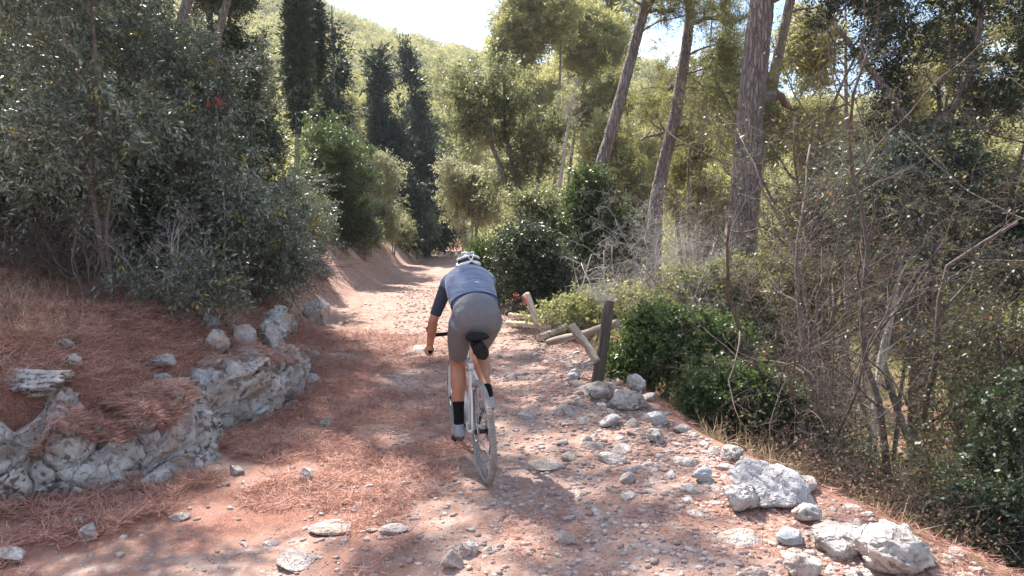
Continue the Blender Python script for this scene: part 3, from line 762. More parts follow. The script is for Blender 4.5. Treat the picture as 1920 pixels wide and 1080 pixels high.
# --- left bank, near
veg('slender_tree', 'tree', 'slender dark trunked young tree standing on the needle bank at left', 215, 6.6,
    [(-60, -260, 330, 130), (60, 60, 330, 330), (-40, 180, 260, 420)], 'olive', 300, .030, 11,
    wmat='twig', stems=[[(215, 615), (196, 500), (172, 360), (168, 250), (182, 130), (170, -20), (160, -150)], [(213, 600), (208, 520), (200, 430), (215, 330)]], limbs=16)
veg('olive_bush', 'bush', 'silvery leaved bush filling the left picture edge behind the slender tree', 30, 7.6,
    [(-260, 60, 180, 420), (-120, 300, 260, 520), (-300, 250, 20, 560)], 'olive', 620, .05, 12, nst=4, limbs=20)
veg('olive_bush', 'bush', 'silvery leaved bush right of the slender tree with pale sprays reaching out', 360, 8.6,
    [(180, 170, 470, 400), (280, 300, 600, 500), (220, 380, 430, 560)], 'olive', 620, .05, 13, nst=4, limbs=20)
veg('olive_tree', 'tree', 'tall silvery leaved tree whose top leaves the picture at upper left', 170, 9.2,
    [(-120, -220, 300, 160), (40, -60, 420, 240), (250, 40, 500, 300)], 'olive', 700, .07, 14, nst=3, limbs=24)
veg('low_spray_bush', 'bush', 'low bush with long pale sprays hanging over the bank edge', 460, 8.8,
    [(330, 400, 620, 520), (420, 450, 570, 560)], 'olive', 190, .025, 15, nst=4, limbs=12)
veg('leaning_sapling', 'sapling', 'thin leaning sapling with sparse pale leaves above the ledge', 275, 6.5,
    [(300, 480, 420, 590), (380, 520, 470, 580), (230, 500, 330, 570)], 'olive', 46, .012, 16, stems=[[(275, 636), (330, 590), (385, 540), (440, 490)]], limbs=6, leafmul=.8)
veg('dark_oak', 'tree', 'tall dark evergreen oak rising above the bushes left of the cypresses', 440, 15,
    [(300, -330, 480, 60), (340, -60, 500, 170), (300, 60, 505, 300), (340, 200, 540, 400)], 'oak', 1100, .14, 17, nst=2, limbs=30, lscale=1.3)
veg('dark_oak', 'tree', 'dark evergreen oak behind the silvery bushes at the upper left', 170, 14,
    [(-100, -300, 320, 100), (0, 0, 350, 300), (-200, -50, 100, 350)], 'oak', 900, .15, 18, nst=2, limbs=30, lscale=1.4)
veg('round_tree', 'tree', 'rounded fresh green tree at the end of the dark bushes on the left bank', 600, 21.5,
    [(545, 225, 700, 420), (590, 300, 700, 440), (520, 330, 640, 460)], 'green', 800, .08, 19, nst=3, limbs=18, lscale=1.2)
veg('bank_bush', 'bush', 'dark olive bush at the bank edge below the rounded green tree', 540, 14.5,
    [(470, 320, 620, 480), (430, 390, 560, 520)], 'olive', 480, .045, 20, nst=4, limbs=14, lscale=1.1)
veg('oak_bush', 'bush', 'darker green bush tucked between the silvery bushes at mid left', 250, 8.0,
    [(150, 300, 330, 470), (60, 380, 230, 540)], 'oak', 260, .03, 240, nst=4, limbs=14, gap=.45)
veg('oak_bush', 'bush', 'small fresh green bush at the right foot of the silvery bushes', 555, 16.0,
    [(510, 400, 610, 480)], 'green', 190, .03, 241, nst=4, limbs=10)
veg('bank_bush', 'bush', 'low dark bush on the bank top below the rounded green tree', 640, 22.,
    [(590, 390, 700, 458)], 'oak', 300, .03, 242, nst=4, limbs=10, lscale=1.2)
veg('bank_bush', 'bush', 'dull green bush on the bank top beyond the leaning shrub stems', 690, 27,
    [(655, 390, 735, 452)], 'grey', 220, .03, 243, nst=4, limbs=10, lscale=1.2)
bare_tree('dead_brush', 'bush', 'spray of dry reddish twigs at the foot of the slender tree', 170, 6.5, 1.3, .012, 244, (.1, -.1), stems=6, kids=(6, 5, 3, 2), lv=3)
bare_tree('dead_brush', 'bush', 'pale dry twigs arching over the needle bank right of the slender tree', 300, 7.0, 1.2, .010, 245, (.3, -.2), stems=5, kids=(6, 5, 3, 2), lv=3, mat='twig_grey')
bare_tree('dead_brush', 'bush', 'dry brown twigs under the bushes left of the lone boulder', 470, 8.6, 1.1, .010, 246, (.1, -.2), stems=6, kids=(6, 5, 3, 2), lv=3)
veg('dry_fern', 'fern', 'orange brown dried fern clump on the bank at far left', 75, 6.6,
    [(30, 560, 110, 640), (60, 590, 150, 660)], 'dry', 70, .010, 21, nst=5, limbs=5)
veg('dead_brush', 'bush', 'tangle of dry brown twigs under the left edge bushes', 30, 6.9,
    [(-120, 430, 160, 600), (60, 470, 260, 610)], 'dead', 120, .012, 22, nst=5, limbs=12, lscale=.8)
veg('dead_brush', 'bush', 'dry brown brush below the bush with long pale sprays', 480, 9.6,
    [(380, 440, 640, 560)], 'dead', 130, .012, 23, nst=6, limbs=12, lscale=.8)
veg('sumac_sprig', 'shrub', 'thin sprig with bright red leaves among the dark leaves at upper left', 405, 8.0,
    [(395, 180, 418, 205)], 'green', 1, .012, 24, stems=[[(420, 400), (412, 300), (405, 200)]], limbs=2, leafmul=.3, lscale=.3)
for o in bpy.data.objects['sumac_sprig'].children:
    if o.name.startswith('crown'): o.data.materials[0] = M['l_red']

for (bx, by, sd_, ec, er, n_, lb) in (  # added pines, their unseen crowns placed to shade the track
   (-6.3, 13.6, 25, (-4.3, 13.4, 9.3), (2.5, 2.2, 1.5), 230, 'added tall pine on the left bank, its crown shading the track from above the picture'),
   (-7.6, 11.2, 26, (-6.9, 11.2, 8.9), (1.7, 1.6, 1.2), 120, 'added tall thin pine left of the evergreen oak, its shading crown above the picture'),
   (-5.7, 10.6, 27, (-2.9, 9.7, 8.6), (1.5, .8, .8), 40, 'added thin leaning pine among the silvery bushes, its shading crown above the picture')):
    b0 = np.array([bx, by, Hs(bx, by)]); c_ = np.array(ec)
    tr = np.array([b0 - [0, 0, .2], b0 * .6 + c_ * .4 + [-.5, .2, .3], b0 * .2 + c_ * .8 + [-.3, .1, .2], c_ + [0, 0, er[2] * .4]])
    place('pine_tree', 'pine', lb, build_tree(sd_, b0, [tr], [(c_, np.array(er))], 'pinedark', n_, .11, limbs=14, gap=.47, lscale=1.3, gs=1.4), b0, 'pines added on the left bank to shade the trail')
# --- cypresses and spires left of the trail
CG = 'column cypresses on the left'
veg('cypress', 'cypress', 'tall column cypress cut by the top edge, left one of the pair', 556, 30,
    [(541, -120, 566, 100, 0, .4), (543, 40, 571, 235, 0, .4)], 'cyp', 420, .16, 31, group=CG, hollow=.25, gap=.1, limbs=6, twigs_drawn=False)
veg('cypress', 'cypress', 'slimmer column cypress close behind the right side of its taller twin', 586, 35,
    [(573, -80, 592, 70, 0, .35), (576, 20, 598, 165, 0, .35)], 'cyp', 330, .16, 32, group=CG, hollow=.25, gap=.1, limbs=6, twigs_drawn=False)
def cone_boxes(px, top, bot, w, k=6, lean=0):
    out = []
    for i in range(k):
        a = i / k; y0 = top + (bot - top) * a; y1 = top + (bot - top) * (i + 1.5) / k; ww = w * (.16 + .84 * (i + .8) / k)
        out.append((px - ww / 2 + lean * a, y0, px + ww / 2 + lean * a, y1))
    return out
veg('cypress_tree', 'tree', 'see through dark conifer with a visible trunk right of the column cypresses', 628, 35,
    cone_boxes(622, 15, 230, 78, 6, 6), 'spire', 95, .15, 33, limbs=40, gap=.52, gs=.9, twigs_drawn=True, leafmul=.6, stems=[[(632, 330), (628, 180), (622, 10)]])
veg('spire_conifer', 'conifer', 'dark pointed conifer, left one of the two spires at the trail bend', 735, 40,
    cone_boxes(712, 92, 430, 135, 7, 30), 'spire', 520, .2, 34, limbs=50, gap=.33, gs=.7, stems=[[(740, 440), (730, 300), (710, 92)]])
veg('spire_conifer', 'conifer', 'dark pointed conifer, right one of the two spires at the trail bend', 800, 46,
    cone_boxes(762, 84, 440, 145, 7, 40), 'spire', 560, .2, 35, limbs=50, gap=.33, gs=.7, stems=[[(800, 440), (785, 300), (762, 84)]])
veg('pale_shrub', 'shrub', 'pale grey green shrub in front of the dark spire conifers', 700, 30,
    [(680, 285, 760, 380), (685, 340, 765, 450)], 'pale', 230, .05, 36, nst=3, limbs=12, lscale=1.2)
veg('bank_shrub', 'shrub', 'small dull green shrub at the bank top beside the pale shrub', 680, 25,
    [(650, 370, 720, 458)], 'grey', 170, .03, 37, nst=3, lscale=1.1)
veg('bank_shrub', 'shrub', 'small bright topped shrub overhanging the red bank', 740, 32,
    [(720, 395, 775, 452)], 'grey', 110, .03, 38, nst=3, lscale=1.2)
veg('bank_shrub', 'shrub', 'dark green shrub at the far end of the red bank', 780, 42,
    [(765, 390, 820, 448)], 'grey', 120, .04, 39, nst=3, lscale=1.6)
veg('far_oak', 'tree', 'dark tree closing the view where the trail disappears', 828, 62,
    [(780, 230, 850, 380, 0, 3), (795, 320, 850, 455, 0, 3)], 'fardark', 420, .2, 40, nst=2, limbs=20, lscale=1.1)
veg('far_oak', 'tree', 'dark tree at the bend behind the small bank shrubs', 800, 52,
    [(770, 330, 838, 450, 0, 2.5)], 'fardark', 260, .2, 41, nst=2, limbs=16, lscale=1.)

# --- centre and right of the trail
veg('multi_stem_tree', 'tree', 'tall grey green tree with several dark stems right above the rider', 985, 20,
    [(815, 85, 960, 260), (880, 130, 1060, 290), (900, 230, 1050, 400), (830, 150, 930, 300), (1010, 160, 1075, 330)], 'grey', 500, .11, 50, gap=.47, gs=1.0,
    stems=[[(985, 465), (965, 380), (930, 290), (905, 225), (895, 150)], [(985, 450), (970, 350), (948, 250), (945, 140)], [(990, 460), (1005, 380), (1020, 290), (1040, 200)]], limbs=34)
veg('pale_shrub', 'shrub', 'tall pale olive shrub left of the tree with several dark stems', 880, 25,
    [(828, 270, 930, 400), (835, 340, 940, 470)], 'pale', 420, .05, 51, nst=4, limbs=20, lscale=1.25)
veg('verge_bush', 'bush', 'low green bush right behind the helmet of the rider', 930, 15,
    [(885, 450, 965, 520), (900, 480, 960, 560)], 'green', 230, .03, 52, nst=4, limbs=8, lscale=1.1)
veg('verge_bush', 'bush', 'dark bush behind the broken fence rails', 1000, 12.5,
    [(930, 430, 1060, 560), (960, 480, 1060, 600)], 'oak', 420, .04, 53, nst=5, limbs=14, lscale=1.1)
veg('verge_bush', 'bush', 'brownish olive bush under the tree with several dark stems', 985, 16,
    [(930, 360, 1070, 480), (960, 420, 1090, 540)], 'grey', 380, .04, 54, nst=5, limbs=14, lscale=1.1)
veg('dark_green_tree', 'tree', 'compact dark green tree behind the bleached dead branches', 1115, 14.5,
    [(1060, 320, 1150, 430), (1120, 390, 1215, 520), (1060, 420, 1140, 540)], 'green', 520, .10, 55, stems=[[(1100, 560), (1108, 480), (1115, 400), (1105, 340)]], limbs=18, lscale=1.2)
# pines
def pine(label, px, d, pts, r0, seed, boxes, n, kind='pinedark', tipr=.45, limbs=26, group='tall leaning pines on the right', rough=.16):
    return veg('pine_tree', 'pine', label, px, d, boxes, kind, n, r0, seed, stems=[pts], limbs=limbs, group=group, rough=rough, tipr=tipr, lscale=1.2, gap=.45, wig=.02)
pine('leaning pine with a pale left flank, leftmost of the tall trunks', 1105, 15.5, [(1105, 420), (1120, 340), (1148, 240), (1175, 140), (1212, 0), (1245, -140), (1262, -320)], .175, 61,
     [(1120, -420, 1400, -120), (1050, -260, 1260, 10), (1180, -60, 1330, 80)], 230)
pine('forked pine trunk between the leftmost pine and the thickest pine', 1228, 17, [(1228, 420), (1240, 330), (1265, 220), (1280, 130), (1292, 40), (1300, -90), (1320, -260)], .19, 62,
     [(1160, -400, 1460, -120), (1180, -200, 1400, 30), (1230, 0, 1420, 150), (1260, 180, 1340, 300), (1160, 60, 1430, 330, 1.6)], 330, limbs=46)
pine('thickest pine trunk on the right, standing nearest the trail', 1382, 12.2, [(1378, 600), (1384, 470), (1398, 330), (1408, 200), (1422, 70), (1436, -60), (1450, -260)], .295, 63,
     [(1330, -620, 1640, -250), (1280, -420, 1500, -120), (1440, -220, 1640, -20), (1300, 100, 1540, 330, 2.2)], 300, tipr=.6, limbs=44)
pine('slimmer pine trunk close behind the right of the thickest pine', 1415, 16.5, [(1408, 440), (1420, 330), (1440, 210), (1462, 90), (1482, 0), (1505, -120), (1520, -300)], .17, 64,
     [(1400, -420, 1680, -100), (1480, -180, 1680, 20), (1300, 60, 1420, 170)], 260)
veg('dead_snag', 'dead tree', 'bleached white dead trunk left of the leaning pines', 1045, 19, [(1035, 190, 1090, 300)], 'deadgrey', 14, .085, 65,
    stems=[[(1042, 450), (1047, 370), (1058, 290), (1070, 205)]], limbs=6, wmat='bark_pale', tipr=.35)
# trunk side limbs of the second pine are seen against the sky
veg('bare_limb_pine', 'pine', 'pine crown of fine drooping branches seen against the blue gap', 1330, 19,
    [(1290, 60, 1450, 190), (1250, -60, 1400, 90), (1330, 150, 1400, 210)], 'pinedark', 160, .05, 66, stems=[[(1290, 330), (1300, 200), (1330, 90), (1340, -60)]], limbs=22, leafmul=.5)
# dead twig masses
bare_tree('bleached_brush', 'dead bush', 'bleached white dead branches beside the dark green tree', 1105, 11, 1.9, .022, 70, (-.15, -.1), mat='twig_pale', stems=3, kids=(7, 5, 4, 2), lv=3, spread=1.1, droop=.6)
veg('bleached_brush', 'dead bush', 'small fan of bleached twigs just behind the top of the fence post', 1135, 8.2,
    [(1110, 530, 1150, 575)], 'deadgrey', 12, .01, 71, stems=[[(1130, 640), (1138, 560), (1133, 530)]], limbs=5, wmat='twig_pale', lscale=.4)
for (px, d, h, sd_, st, lb) in [(1225, 11.6, 3.2, 72, 7, 'tall clump of bare pale grey twigs beside the dark green tree'), (1300, 11.2, 3.3, 74, 7, 'tall clump of bare pale grey twigs left of the thickest pine'),
    (1262, 10.4, 2.6, 75, 6, 'front clump of bare pale grey twigs between its two taller twins'), (1500, 12, 4.2, 73, 6, 'bare grey twigs rising right behind the thickest pine'), (1570, 11, 3.8, 76, 6, 'bare pale twigs farther right of the thickest pine')]:
    bare_tree('grey_brush', 'bush', lb, px, d, h, .020, sd_, (0, 0), mat='twig_grey', stems=st, kids=(8, 6, 4, 3), spread=.7, group='bare grey brush beyond the verge')
LGp = 'light green shrubs on the sunny slope'
for i, (px, d, bx, n, lb) in enumerate([
    (1240, 10.5, [(1160, 540, 1330, 640), (1230, 500, 1340, 600)], 260, 'light green shrub behind the leaning fence post'),
    (1350, 10.6, [(1290, 480, 1440, 620), (1320, 560, 1470, 690)], 320, 'yellow green shrub hiding the foot of the thickest pine'),
    (1470, 10.4, [(1410, 470, 1540, 600), (1430, 560, 1560, 700)], 320, 'yellow green shrub right of the thickest pine foot'),
    (1080, 10.8, [(1010, 560, 1180, 625)], 170, 'low light green shrub behind the fallen fence rails')]):
    veg('light_shrub', 'shrub', lb, px, d, bx, 'lime', n, .02, 80 + i, nst=6, limbs=14, group=LGp)
veg('mastic_bush', 'bush', 'dense dark green bush right of the leaning fence post', 1230, 7.6,
    [(1150, 600, 1330, 715), (1240, 590, 1400, 700), (1135, 650, 1230, 730), (1180, 575, 1300, 640)], 'green', 430, .025, 86, nst=7, limbs=18, lscale=.8, gap=.46, gs=2.2)
veg('mastic_bush', 'bush', 'dark green bush hanging over the rubble edge above the slab', 1360, 6.6,
    [(1270, 690, 1440, 790), (1380, 720, 1500, 800)], 'green', 300, .025, 87, nst=7, limbs=16, lscale=.75, gap=.46, gs=2.2)
veg('dry_bush', 'bush', 'brownish dry bush between the green edge bushes and the bare trees', 1450, 6.6,
    [(1380, 760, 1560, 900), (1480, 700, 1600, 860)], 'dead', 190, .012, 88, nst=8, limbs=16, lscale=.7)
veg('dry_bush', 'bush', 'bush with rust red dead leaves among the dark green edge bushes', 1330, 7.2,
    [(1270, 720, 1420, 780)], 'dry', 60, .012, 89, nst=5, limbs=8, lscale=.8)
# right foreground thicket
BG0 = 'bare twiggy trees in the right thicket'
for (px, d, h, r0, sd_, lean, mt, lf_, nl, st, lb) in [
    (1700, 6.6, 5.2, .060, 90, (-.42, .0), 'twig', 'l_thick', 900, 1, 'leaning bare tree rooted beside the red gap in the thicket'),
    (1612, 7.0, 4.6, .042, 91, (-.12, .1), 'twig', 'l_thick', 700, 2, 'thin twin stemmed bare tree left of the red gap'),
    (1800, 7.2, 5.0, .050, 92, (.1, .0), 'twig', 'l_thick', 1400, 2, 'bare tree with crossing boughs at the far right of the thicket'),
    (1560, 8.6, 5.6, .040, 101, (-.1, .1), 'twig', 'l_thick', 900, 2, 'dark thin stemmed tree standing behind the twin stemmed bare tree'),
    (1480, 9.4, 4.6, .035, 102, (.15, 0), 'twig', 'l_thick', 500, 2, 'small bare tree right of the thickest pine'),
    (1900, 8.4, 6.0, .055, 103, (-.2, 0), 'bark_grey', 'l_thick', 2400, 1, 'grey barked bough tree reaching in from the right picture edge'),
    (1740, 9.6, 6.4, .050, 104, (-.1, 0), 'twig', 'l_thick', 1500, 2, 'taller bare tree behind the leaning one'),
    (1455, 7.6, 2.6, .020, 105, (-.3, 0), 'twig', None, 0, 4, 'low spray of pale grey bare branches beside the dense green bush'),
    (1560, 6.3, 2.8, .020, 106, (-.3, -.1), 'twig', None, 0, 4, 'low spray of pale grey bare branches above the blue grey slab'),
    (1665, 8.4, 4.6, .035, 107, (.25, 0), 'twig_pale', None, 0, 1, 'bleached bare stem crossing behind the leaning bare tree')]:
    bare_tree('bare_tree', 'tree', lb, px, d, h, r0, sd_, lean, mat=mt, leaf=lf_, nleaf=nl, stems=st, group=BG0, kids=(9, 6, 5, 3) if st < 3 else (7, 5, 4, 2))
veg('white_stem_tree', 'tree', 'slim tree with a whitish stem inside the right thicket', 1670, 9.5,
    [(1600, 300, 1800, 520), (1540, 260, 1720, 420)], 'olive', 300, .06, 93,
    stems=[[(1640, 760), (1665, 640), (1690, 500), (1720, 380)]], limbs=18, wmat='bark_pale')
veg('thicket_oak', 'tree', 'dark leaved oak in the upper right thicket below the forked tree', 1830, 9.5,
    [(1620, 240, 1860, 460), (1760, 300, 2020, 560), (1700, 430, 1900, 620)], 'oak', 420, .07, 94, nst=3, limbs=34, gap=.52, gs=1.6)
veg('thicket_oak', 'tree', 'brown green oak bush behind the bare trees on the right', 1560, 12,
    [(1460, 330, 1660, 520), (1520, 260, 1700, 400)], 'pale', 230, .06, 95, nst=3, limbs=24, gap=.45)
veg('forked_tree', 'tree', 'large forked tree with overhanging dark boughs at the upper right', 1745, 11,
    [(1520, -160, 1780, 120), (1680, -120, 2000, 200), (1780, 20, 2050, 330), (1560, 0, 1740, 220), (1600, 150, 1800, 300)], 'oak', 640, .13, 96,
    stems=[[(1740, 700), (1750, 480), (1735, 300), (1770, 230), (1810, 150), (1840, 20), (1850, -120)], [(1750, 480), (1735, 300), (1690, 210), (1640, 140), (1560, 40)], [(1735, 300), (1800, 230), (1880, 190), (1960, 180)]], limbs=60, gap=.53, gs=1.6, wmat='bark')
for i, (px, d, bx, n, lb) in enumerate([
    (1490, 6.4, [(1390, 760, 1570, 880), (1450, 740, 1580, 840)], 70, 'tangled brown scrub between the green edge bush and the leaning bare tree'),
    (1590, 6.0, [(1490, 800, 1640, 900), (1540, 830, 1640, 940)], 60, 'tangled brown scrub right above the blue grey slab'),
    (1750, 5.6, [(1700, 860, 1820, 980)], 50, 'tangled brown scrub above the corner boulders'),
    (1850, 7.0, [(1760, 480, 2000, 800)], 110, 'tall tangled scrub at the right edge above the glossy corner bush')]):
    veg('scrub_bush', 'bush', lb, px, d, bx, 'thicket', n, .014, 300 + i, nst=8, limbs=22, lscale=.8, gap=.4, group='brown scrub on the near slope')
veg('corner_bush', 'bush', 'dark glossy leaved bush filling the lower right corner', 1880, 4.9,
    [(1760, 860, 1990, 1080), (1700, 960, 1860, 1150), (1850, 700, 2040, 930)], 'oak', 360, .02, 97, nst=7, limbs=24, lscale=.65, gap=.46, gs=2.2)
veg('corner_bush', 'bush', 'dark bush with small leaves at the right edge above the corner bush', 1890, 6.2,
    [(1780, 560, 1990, 780), (1740, 720, 1920, 900)], 'thicket', 260, .025, 98, nst=6, limbs=24, lscale=.8, gap=.48, gs=2)
veg('slope_brush', 'dead bush', 'low tangle of dead twigs behind the rubble near the big slab', 1600, 5.4,
    [(1520, 900, 1700, 1000), (1440, 830, 1600, 930)], 'dead', 120, .012, 99, nst=8, limbs=14, lscale=.6)
veg('slope_brush', 'dead bush', 'low dead twigs behind the largest corner boulder', 1740, 4.9,
    [(1690, 960, 1860, 1060)], 'dead', 80, .012, 100, nst=6, limbs=10, lscale=.6)

for (px, d, h, r0, sd_, lean, nl, lb) in [
    (1540, 11.5, 8.5, .07, 110, (.05, 0), 900, 'tall thin leafed tree against the sky right of the thickest pine'),
    (1660, 12.5, 9.5, .08, 111, (-.05, 0), 2200, 'tall thin leafed tree between the two arms of the forked tree'),
    (1860, 10.5, 8.5, .08, 112, (.05, 0), 3600, 'tall thin leafed tree before the blue sky at the upper right')]:
    bare_tree('thin_tree', 'tree', lb, px, d, h, r0, sd_, lean, mat='twig', leaf='l_thick', nleaf=nl, kids=(12, 7, 5, 3), group='tall thin trees in the right thicket')
# --- background pines, each its own tree
BG = 'sunlit pines beyond the trees on the right'
bgp = [
 (1010, 40, [(950, -20, 1090, 110), (920, 60, 1010, 130)], 330, 'bright yellow green pine crown against the sky above the grey green tree'),
 (1085, 44, [(1030, 20, 1180, 160), (1060, 120, 1180, 260)], 380, 'yellow green pine left of the leaning pale flanked trunk'),
 (1170, 34, [(1100, 220, 1200, 340), (1120, 300, 1230, 420)], 260, 'low yellow green pine behind the leftmost leaning trunk'),
 (1280, 42, [(1200, 200, 1330, 330), (1240, 280, 1350, 420)], 300, 'sunlit pine between the forked pine and the thickest pine'),
 (1340, 30, [(1290, 330, 1380, 440), (1270, 400, 1350, 500)], 240, 'bright young pine low between the trunks'),
 (1100, 58, [(1040, -60, 1200, 90)], 260, 'tall yellow pine crown behind the leftmost leaning trunk top'),
 (1560, 40, [(1480, 180, 1620, 330), (1520, 280, 1680, 420)], 320, 'sunlit pine behind the right thicket'),
 (1720, 46, [(1640, 200, 1790, 330), (1700, 300, 1850, 440)], 320, 'yellow green pine seen through the forked tree'),
 (1880, 42, [(1800, 260, 1960, 420), (1840, 360, 2000, 520)], 300, 'yellow green pine at the right picture edge'),
 (1480, 32, [(1430, 420, 1560, 540)], 220, 'young sunlit pine low behind the thickest trunk'),
 (1620, 26, [(1560, 460, 1720, 600), (1640, 540, 1800, 680)], 300, 'light pine behind the lower right thicket'),
 (880, 70, [(820, 210, 900, 330), (840, 150, 950, 260)], 240, 'yellow pine above the far end of the trail'),
 (600, 70, [(575, 130, 640, 240), (600, 180, 690, 290)], 220, 'pale yellow pine behind the see through conifer'),
 (690, 78, [(650, 150, 720, 260), (640, 230, 700, 340)], 220, 'yellow pine left of the dark spire conifers'),
 (1000, 60, [(960, 120, 1060, 260)], 200, 'yellow pine behind the tree with several stems'),
 (1590, 24, [(1470, -60, 1640, 170), (1590, 120, 1720, 250)], 90, 'airy pine crown with blue sky gaps right of the thickest pine'),
 (1850, 26, [(1740, -40, 1960, 200)], 90, 'airy pine crown behind the right arm of the forked tree')]
for i, (px, d, bx, n, lb) in enumerate(bgp):
    s = 1.0 if d > 30 else .8
    veg('pine_tree', 'pine', lb, px, d, bx, 'farpine', n, .17, 200 + i, limbs=14, gap=.4, lscale=s, gs=.5, group=BG, twigs_drawn=False, hollow=.35, leafmul=1.25, nst=1)
veg('thin_pine', 'pine', 'thin dark stemmed young pine between the forked and the thickest pine', 1308, 20, [(1290, 230, 1350, 330), (1300, 320, 1340, 380)], 'pinedark', 90, .06, 220,
    stems=[[(1308, 520), (1306, 420), (1312, 330), (1318, 260)]], limbs=14)
veg('thin_pine', 'pine', 'second thin dark stem left of the young pine between the trunks', 1285, 21, [(1255, 270, 1310, 350)], 'pinedark', 60, .05, 221,
    stems=[[(1288, 500), (1284, 440), (1272, 380), (1262, 330)]], limbs=10)

# --- far hillside wood: one mass
def hillwood(seed):
    r = np.random.default_rng(seed); n = 9000
    az = np.radians(r.uniform(-44, 46, n)); rad = 62 + 250 * r.random(n) ** .8
    x, y = np.sin(az) * rad, np.cos(az) * rad; keep = ((x < xl(y) - 4) | (x > xr(y) + 5) | (y > 118))
    keep &= (r.random(n) < .42) & (np.abs(np.degrees(az)) < 42)
    x, y, rad = x[keep], y[keep], rad[keep]; z = HH(x, y)
    V, LF, off, m = [], [], 0, 0
    n = len(x); sz = (2.0 + 2.6 * r.random(n)); per = 330
    q = nrm(r.normal(size=(n, per, 3))) * (r.random((n, per, 1)) ** .16); q[..., 2] = np.abs(q[..., 2]) * .95 - .15
    P = np.stack([x, y, z + sz * .55], 1)[:, None] + q * sz[:, None, None] * np.array([1, 1, .95])
    P = P.reshape(-1, 3); P += (np.stack([vnoise(P * .6 + k * 9, 3) for k in range(3)], 1) - .5) * 1.6
    D = nrm(r.normal(size=P.shape) * .8 + np.array([0, 0, .5])); N = nrm(nrm(q.reshape(-1, 3)) * 1.6 + r.normal(size=P.shape) * .7)
    Lc = np.repeat(.26 + .24 * (rad - 60) / 250, per) * (.7 + .6 * r.random(len(P)))
    v, f = leaves(P, nrm(np.cross(N, D)), N, Lc * 1.5, Lc * .42, .1)
    lf = np.clip(np.repeat(r.random(n) * .75, per) + r.random(len(P)) * .3, 0, 1)
    return v, f, np.repeat(lf, 4)
v, f, lf = hillwood(8)
M['l_hill'] = leafmat('hillside_pine', (.11, .125, .045), (.50, .455, .18), .42, .7, .2, (.72, .66, .24))
tag(mk('hillside_wood', v, f, M['l_hill'], None, False, {'lf': lf}), 'sunlit yellow green pine wood covering the far hillside', 'wood', None, 'stuff')
# scrub under the trees on both sides: ground cover
def scrub(n, fxy, size, mat, name, label, seed, hh):
    r = np.random.default_rng(seed); x, y = fxy(r, n); n = len(x); h = np.abs(r.normal(size=n)) * hh * (.3 + 1.4 * n2(x, y, .7, 3, seed))
    P = np.stack([x, y, HH(x, y) + h], 1); D = nrm(r.normal(size=(n, 3)) + np.array([0, 0, .5])); N = nrm(r.normal(size=(n, 3)) * .8 + np.array([0, 0, .8]))
    s = size * (.6 + .8 * r.random(n)) * (1 + .04 * y); V, q = leaves(P, D, N, s, s * .24)
    lf = np.clip(n2(x, y, .9, 3, 8) * .7 + r.random(n) * .35, 0, 1)
    return tag(mk(name, V, q, M[mat], None, False, {'lf': np.repeat(lf, 4), 'la': np.zeros(4 * n)}), label, 'undergrowth', None, 'stuff')
def f_sr(r, n):
    y = 8.5 + 38 * r.random(n) ** 1.6; x = xr(y) + .9 + (1.5 + .8 * y) * r.random(n); k = n2(x, y, .6, 3, 15) > .42; return x[k], y[k]
scrub(110000, f_sr, .042, 'l_lime', 'slope_undergrowth', 'light green and straw undergrowth on the slope right of the trail', 31, .40)
def f_sl(r, n):
    y = 8 + 45 * r.random(n) ** 1.5; x = xl(y) - 2.3 - (1 + .35 * y) * r.random(n); k = n2(x, y, .6, 3, 16) > .40; return x[k], y[k]
scrub(90000, f_sl, .06, 'l_oak', 'bank_undergrowth', 'dark undergrowth beneath the trees on the left bank', 32, .45)
def f_dry(r, n):
    y = 9 + 40 * r.random(n) ** 1.4; x = xl(y) - 1.5 - 1.3 * r.random(n); k = n2(x, y, .8, 3, 17) > .42; return x[k], y[k]
def f_sn(r, n):
    y = 3 + 8 * r.random(n) ** 1.1; x = xr(y) + .45 + 4.5 * r.random(n); k = n2(x, y, 1.1, 3, 18) > .44; return x[k], y[k]
scrub(60000, f_sn, .026, 'l_litter', 'slope_litter', 'brown leaf litter and low scrub on the near slope right of the rubble', 34, .16)
scrub(26000, f_dry, .10, 'straw', 'bank_straw', 'dry grass fringe along the top of the red bank', 33, .16)

# ------------------------------------------------------------------ broken wooden fence
wm, wt, wb = newmat('weathered_wood'); wb.inputs['Roughness'].default_value = .85
mpw = wt.nodes.new("ShaderNodeMapping"); mpw.inputs['Scale'].default_value = (30, 30, 2.2); wt.links.new(objco(wt), mpw.inputs[0])
nw = noise(wt, mpw.outputs[0], 1, 6, .65, .5)
wt.links.new(mixc(wt, ramp(wt, nw, .3, .7), (.20, .155, .12), (.46, .375, .29)), wb.inputs['Base Color']); bump(wt, wb, nw, .7, .01)
wm2 = wm.copy(); wm2.name = 'dark_wood'
for n in wm2.node_tree.nodes:
    if n.bl_idname == 'ShaderNodeMix': n.inputs[6].default_value = (.04, .030, .026, 1); n.inputs[7].default_value = (.13, .098, .082, 1)
wm3 = wm.copy(); wm3.name = 'pale_wood'
for n in wm3.node_tree.nodes:
    if n.bl_idname == 'ShaderNodeMix': n.inputs[6].default_value = (.42, .33, .25, 1); n.inputs[7].default_value = (.66, .56, .45, 1)
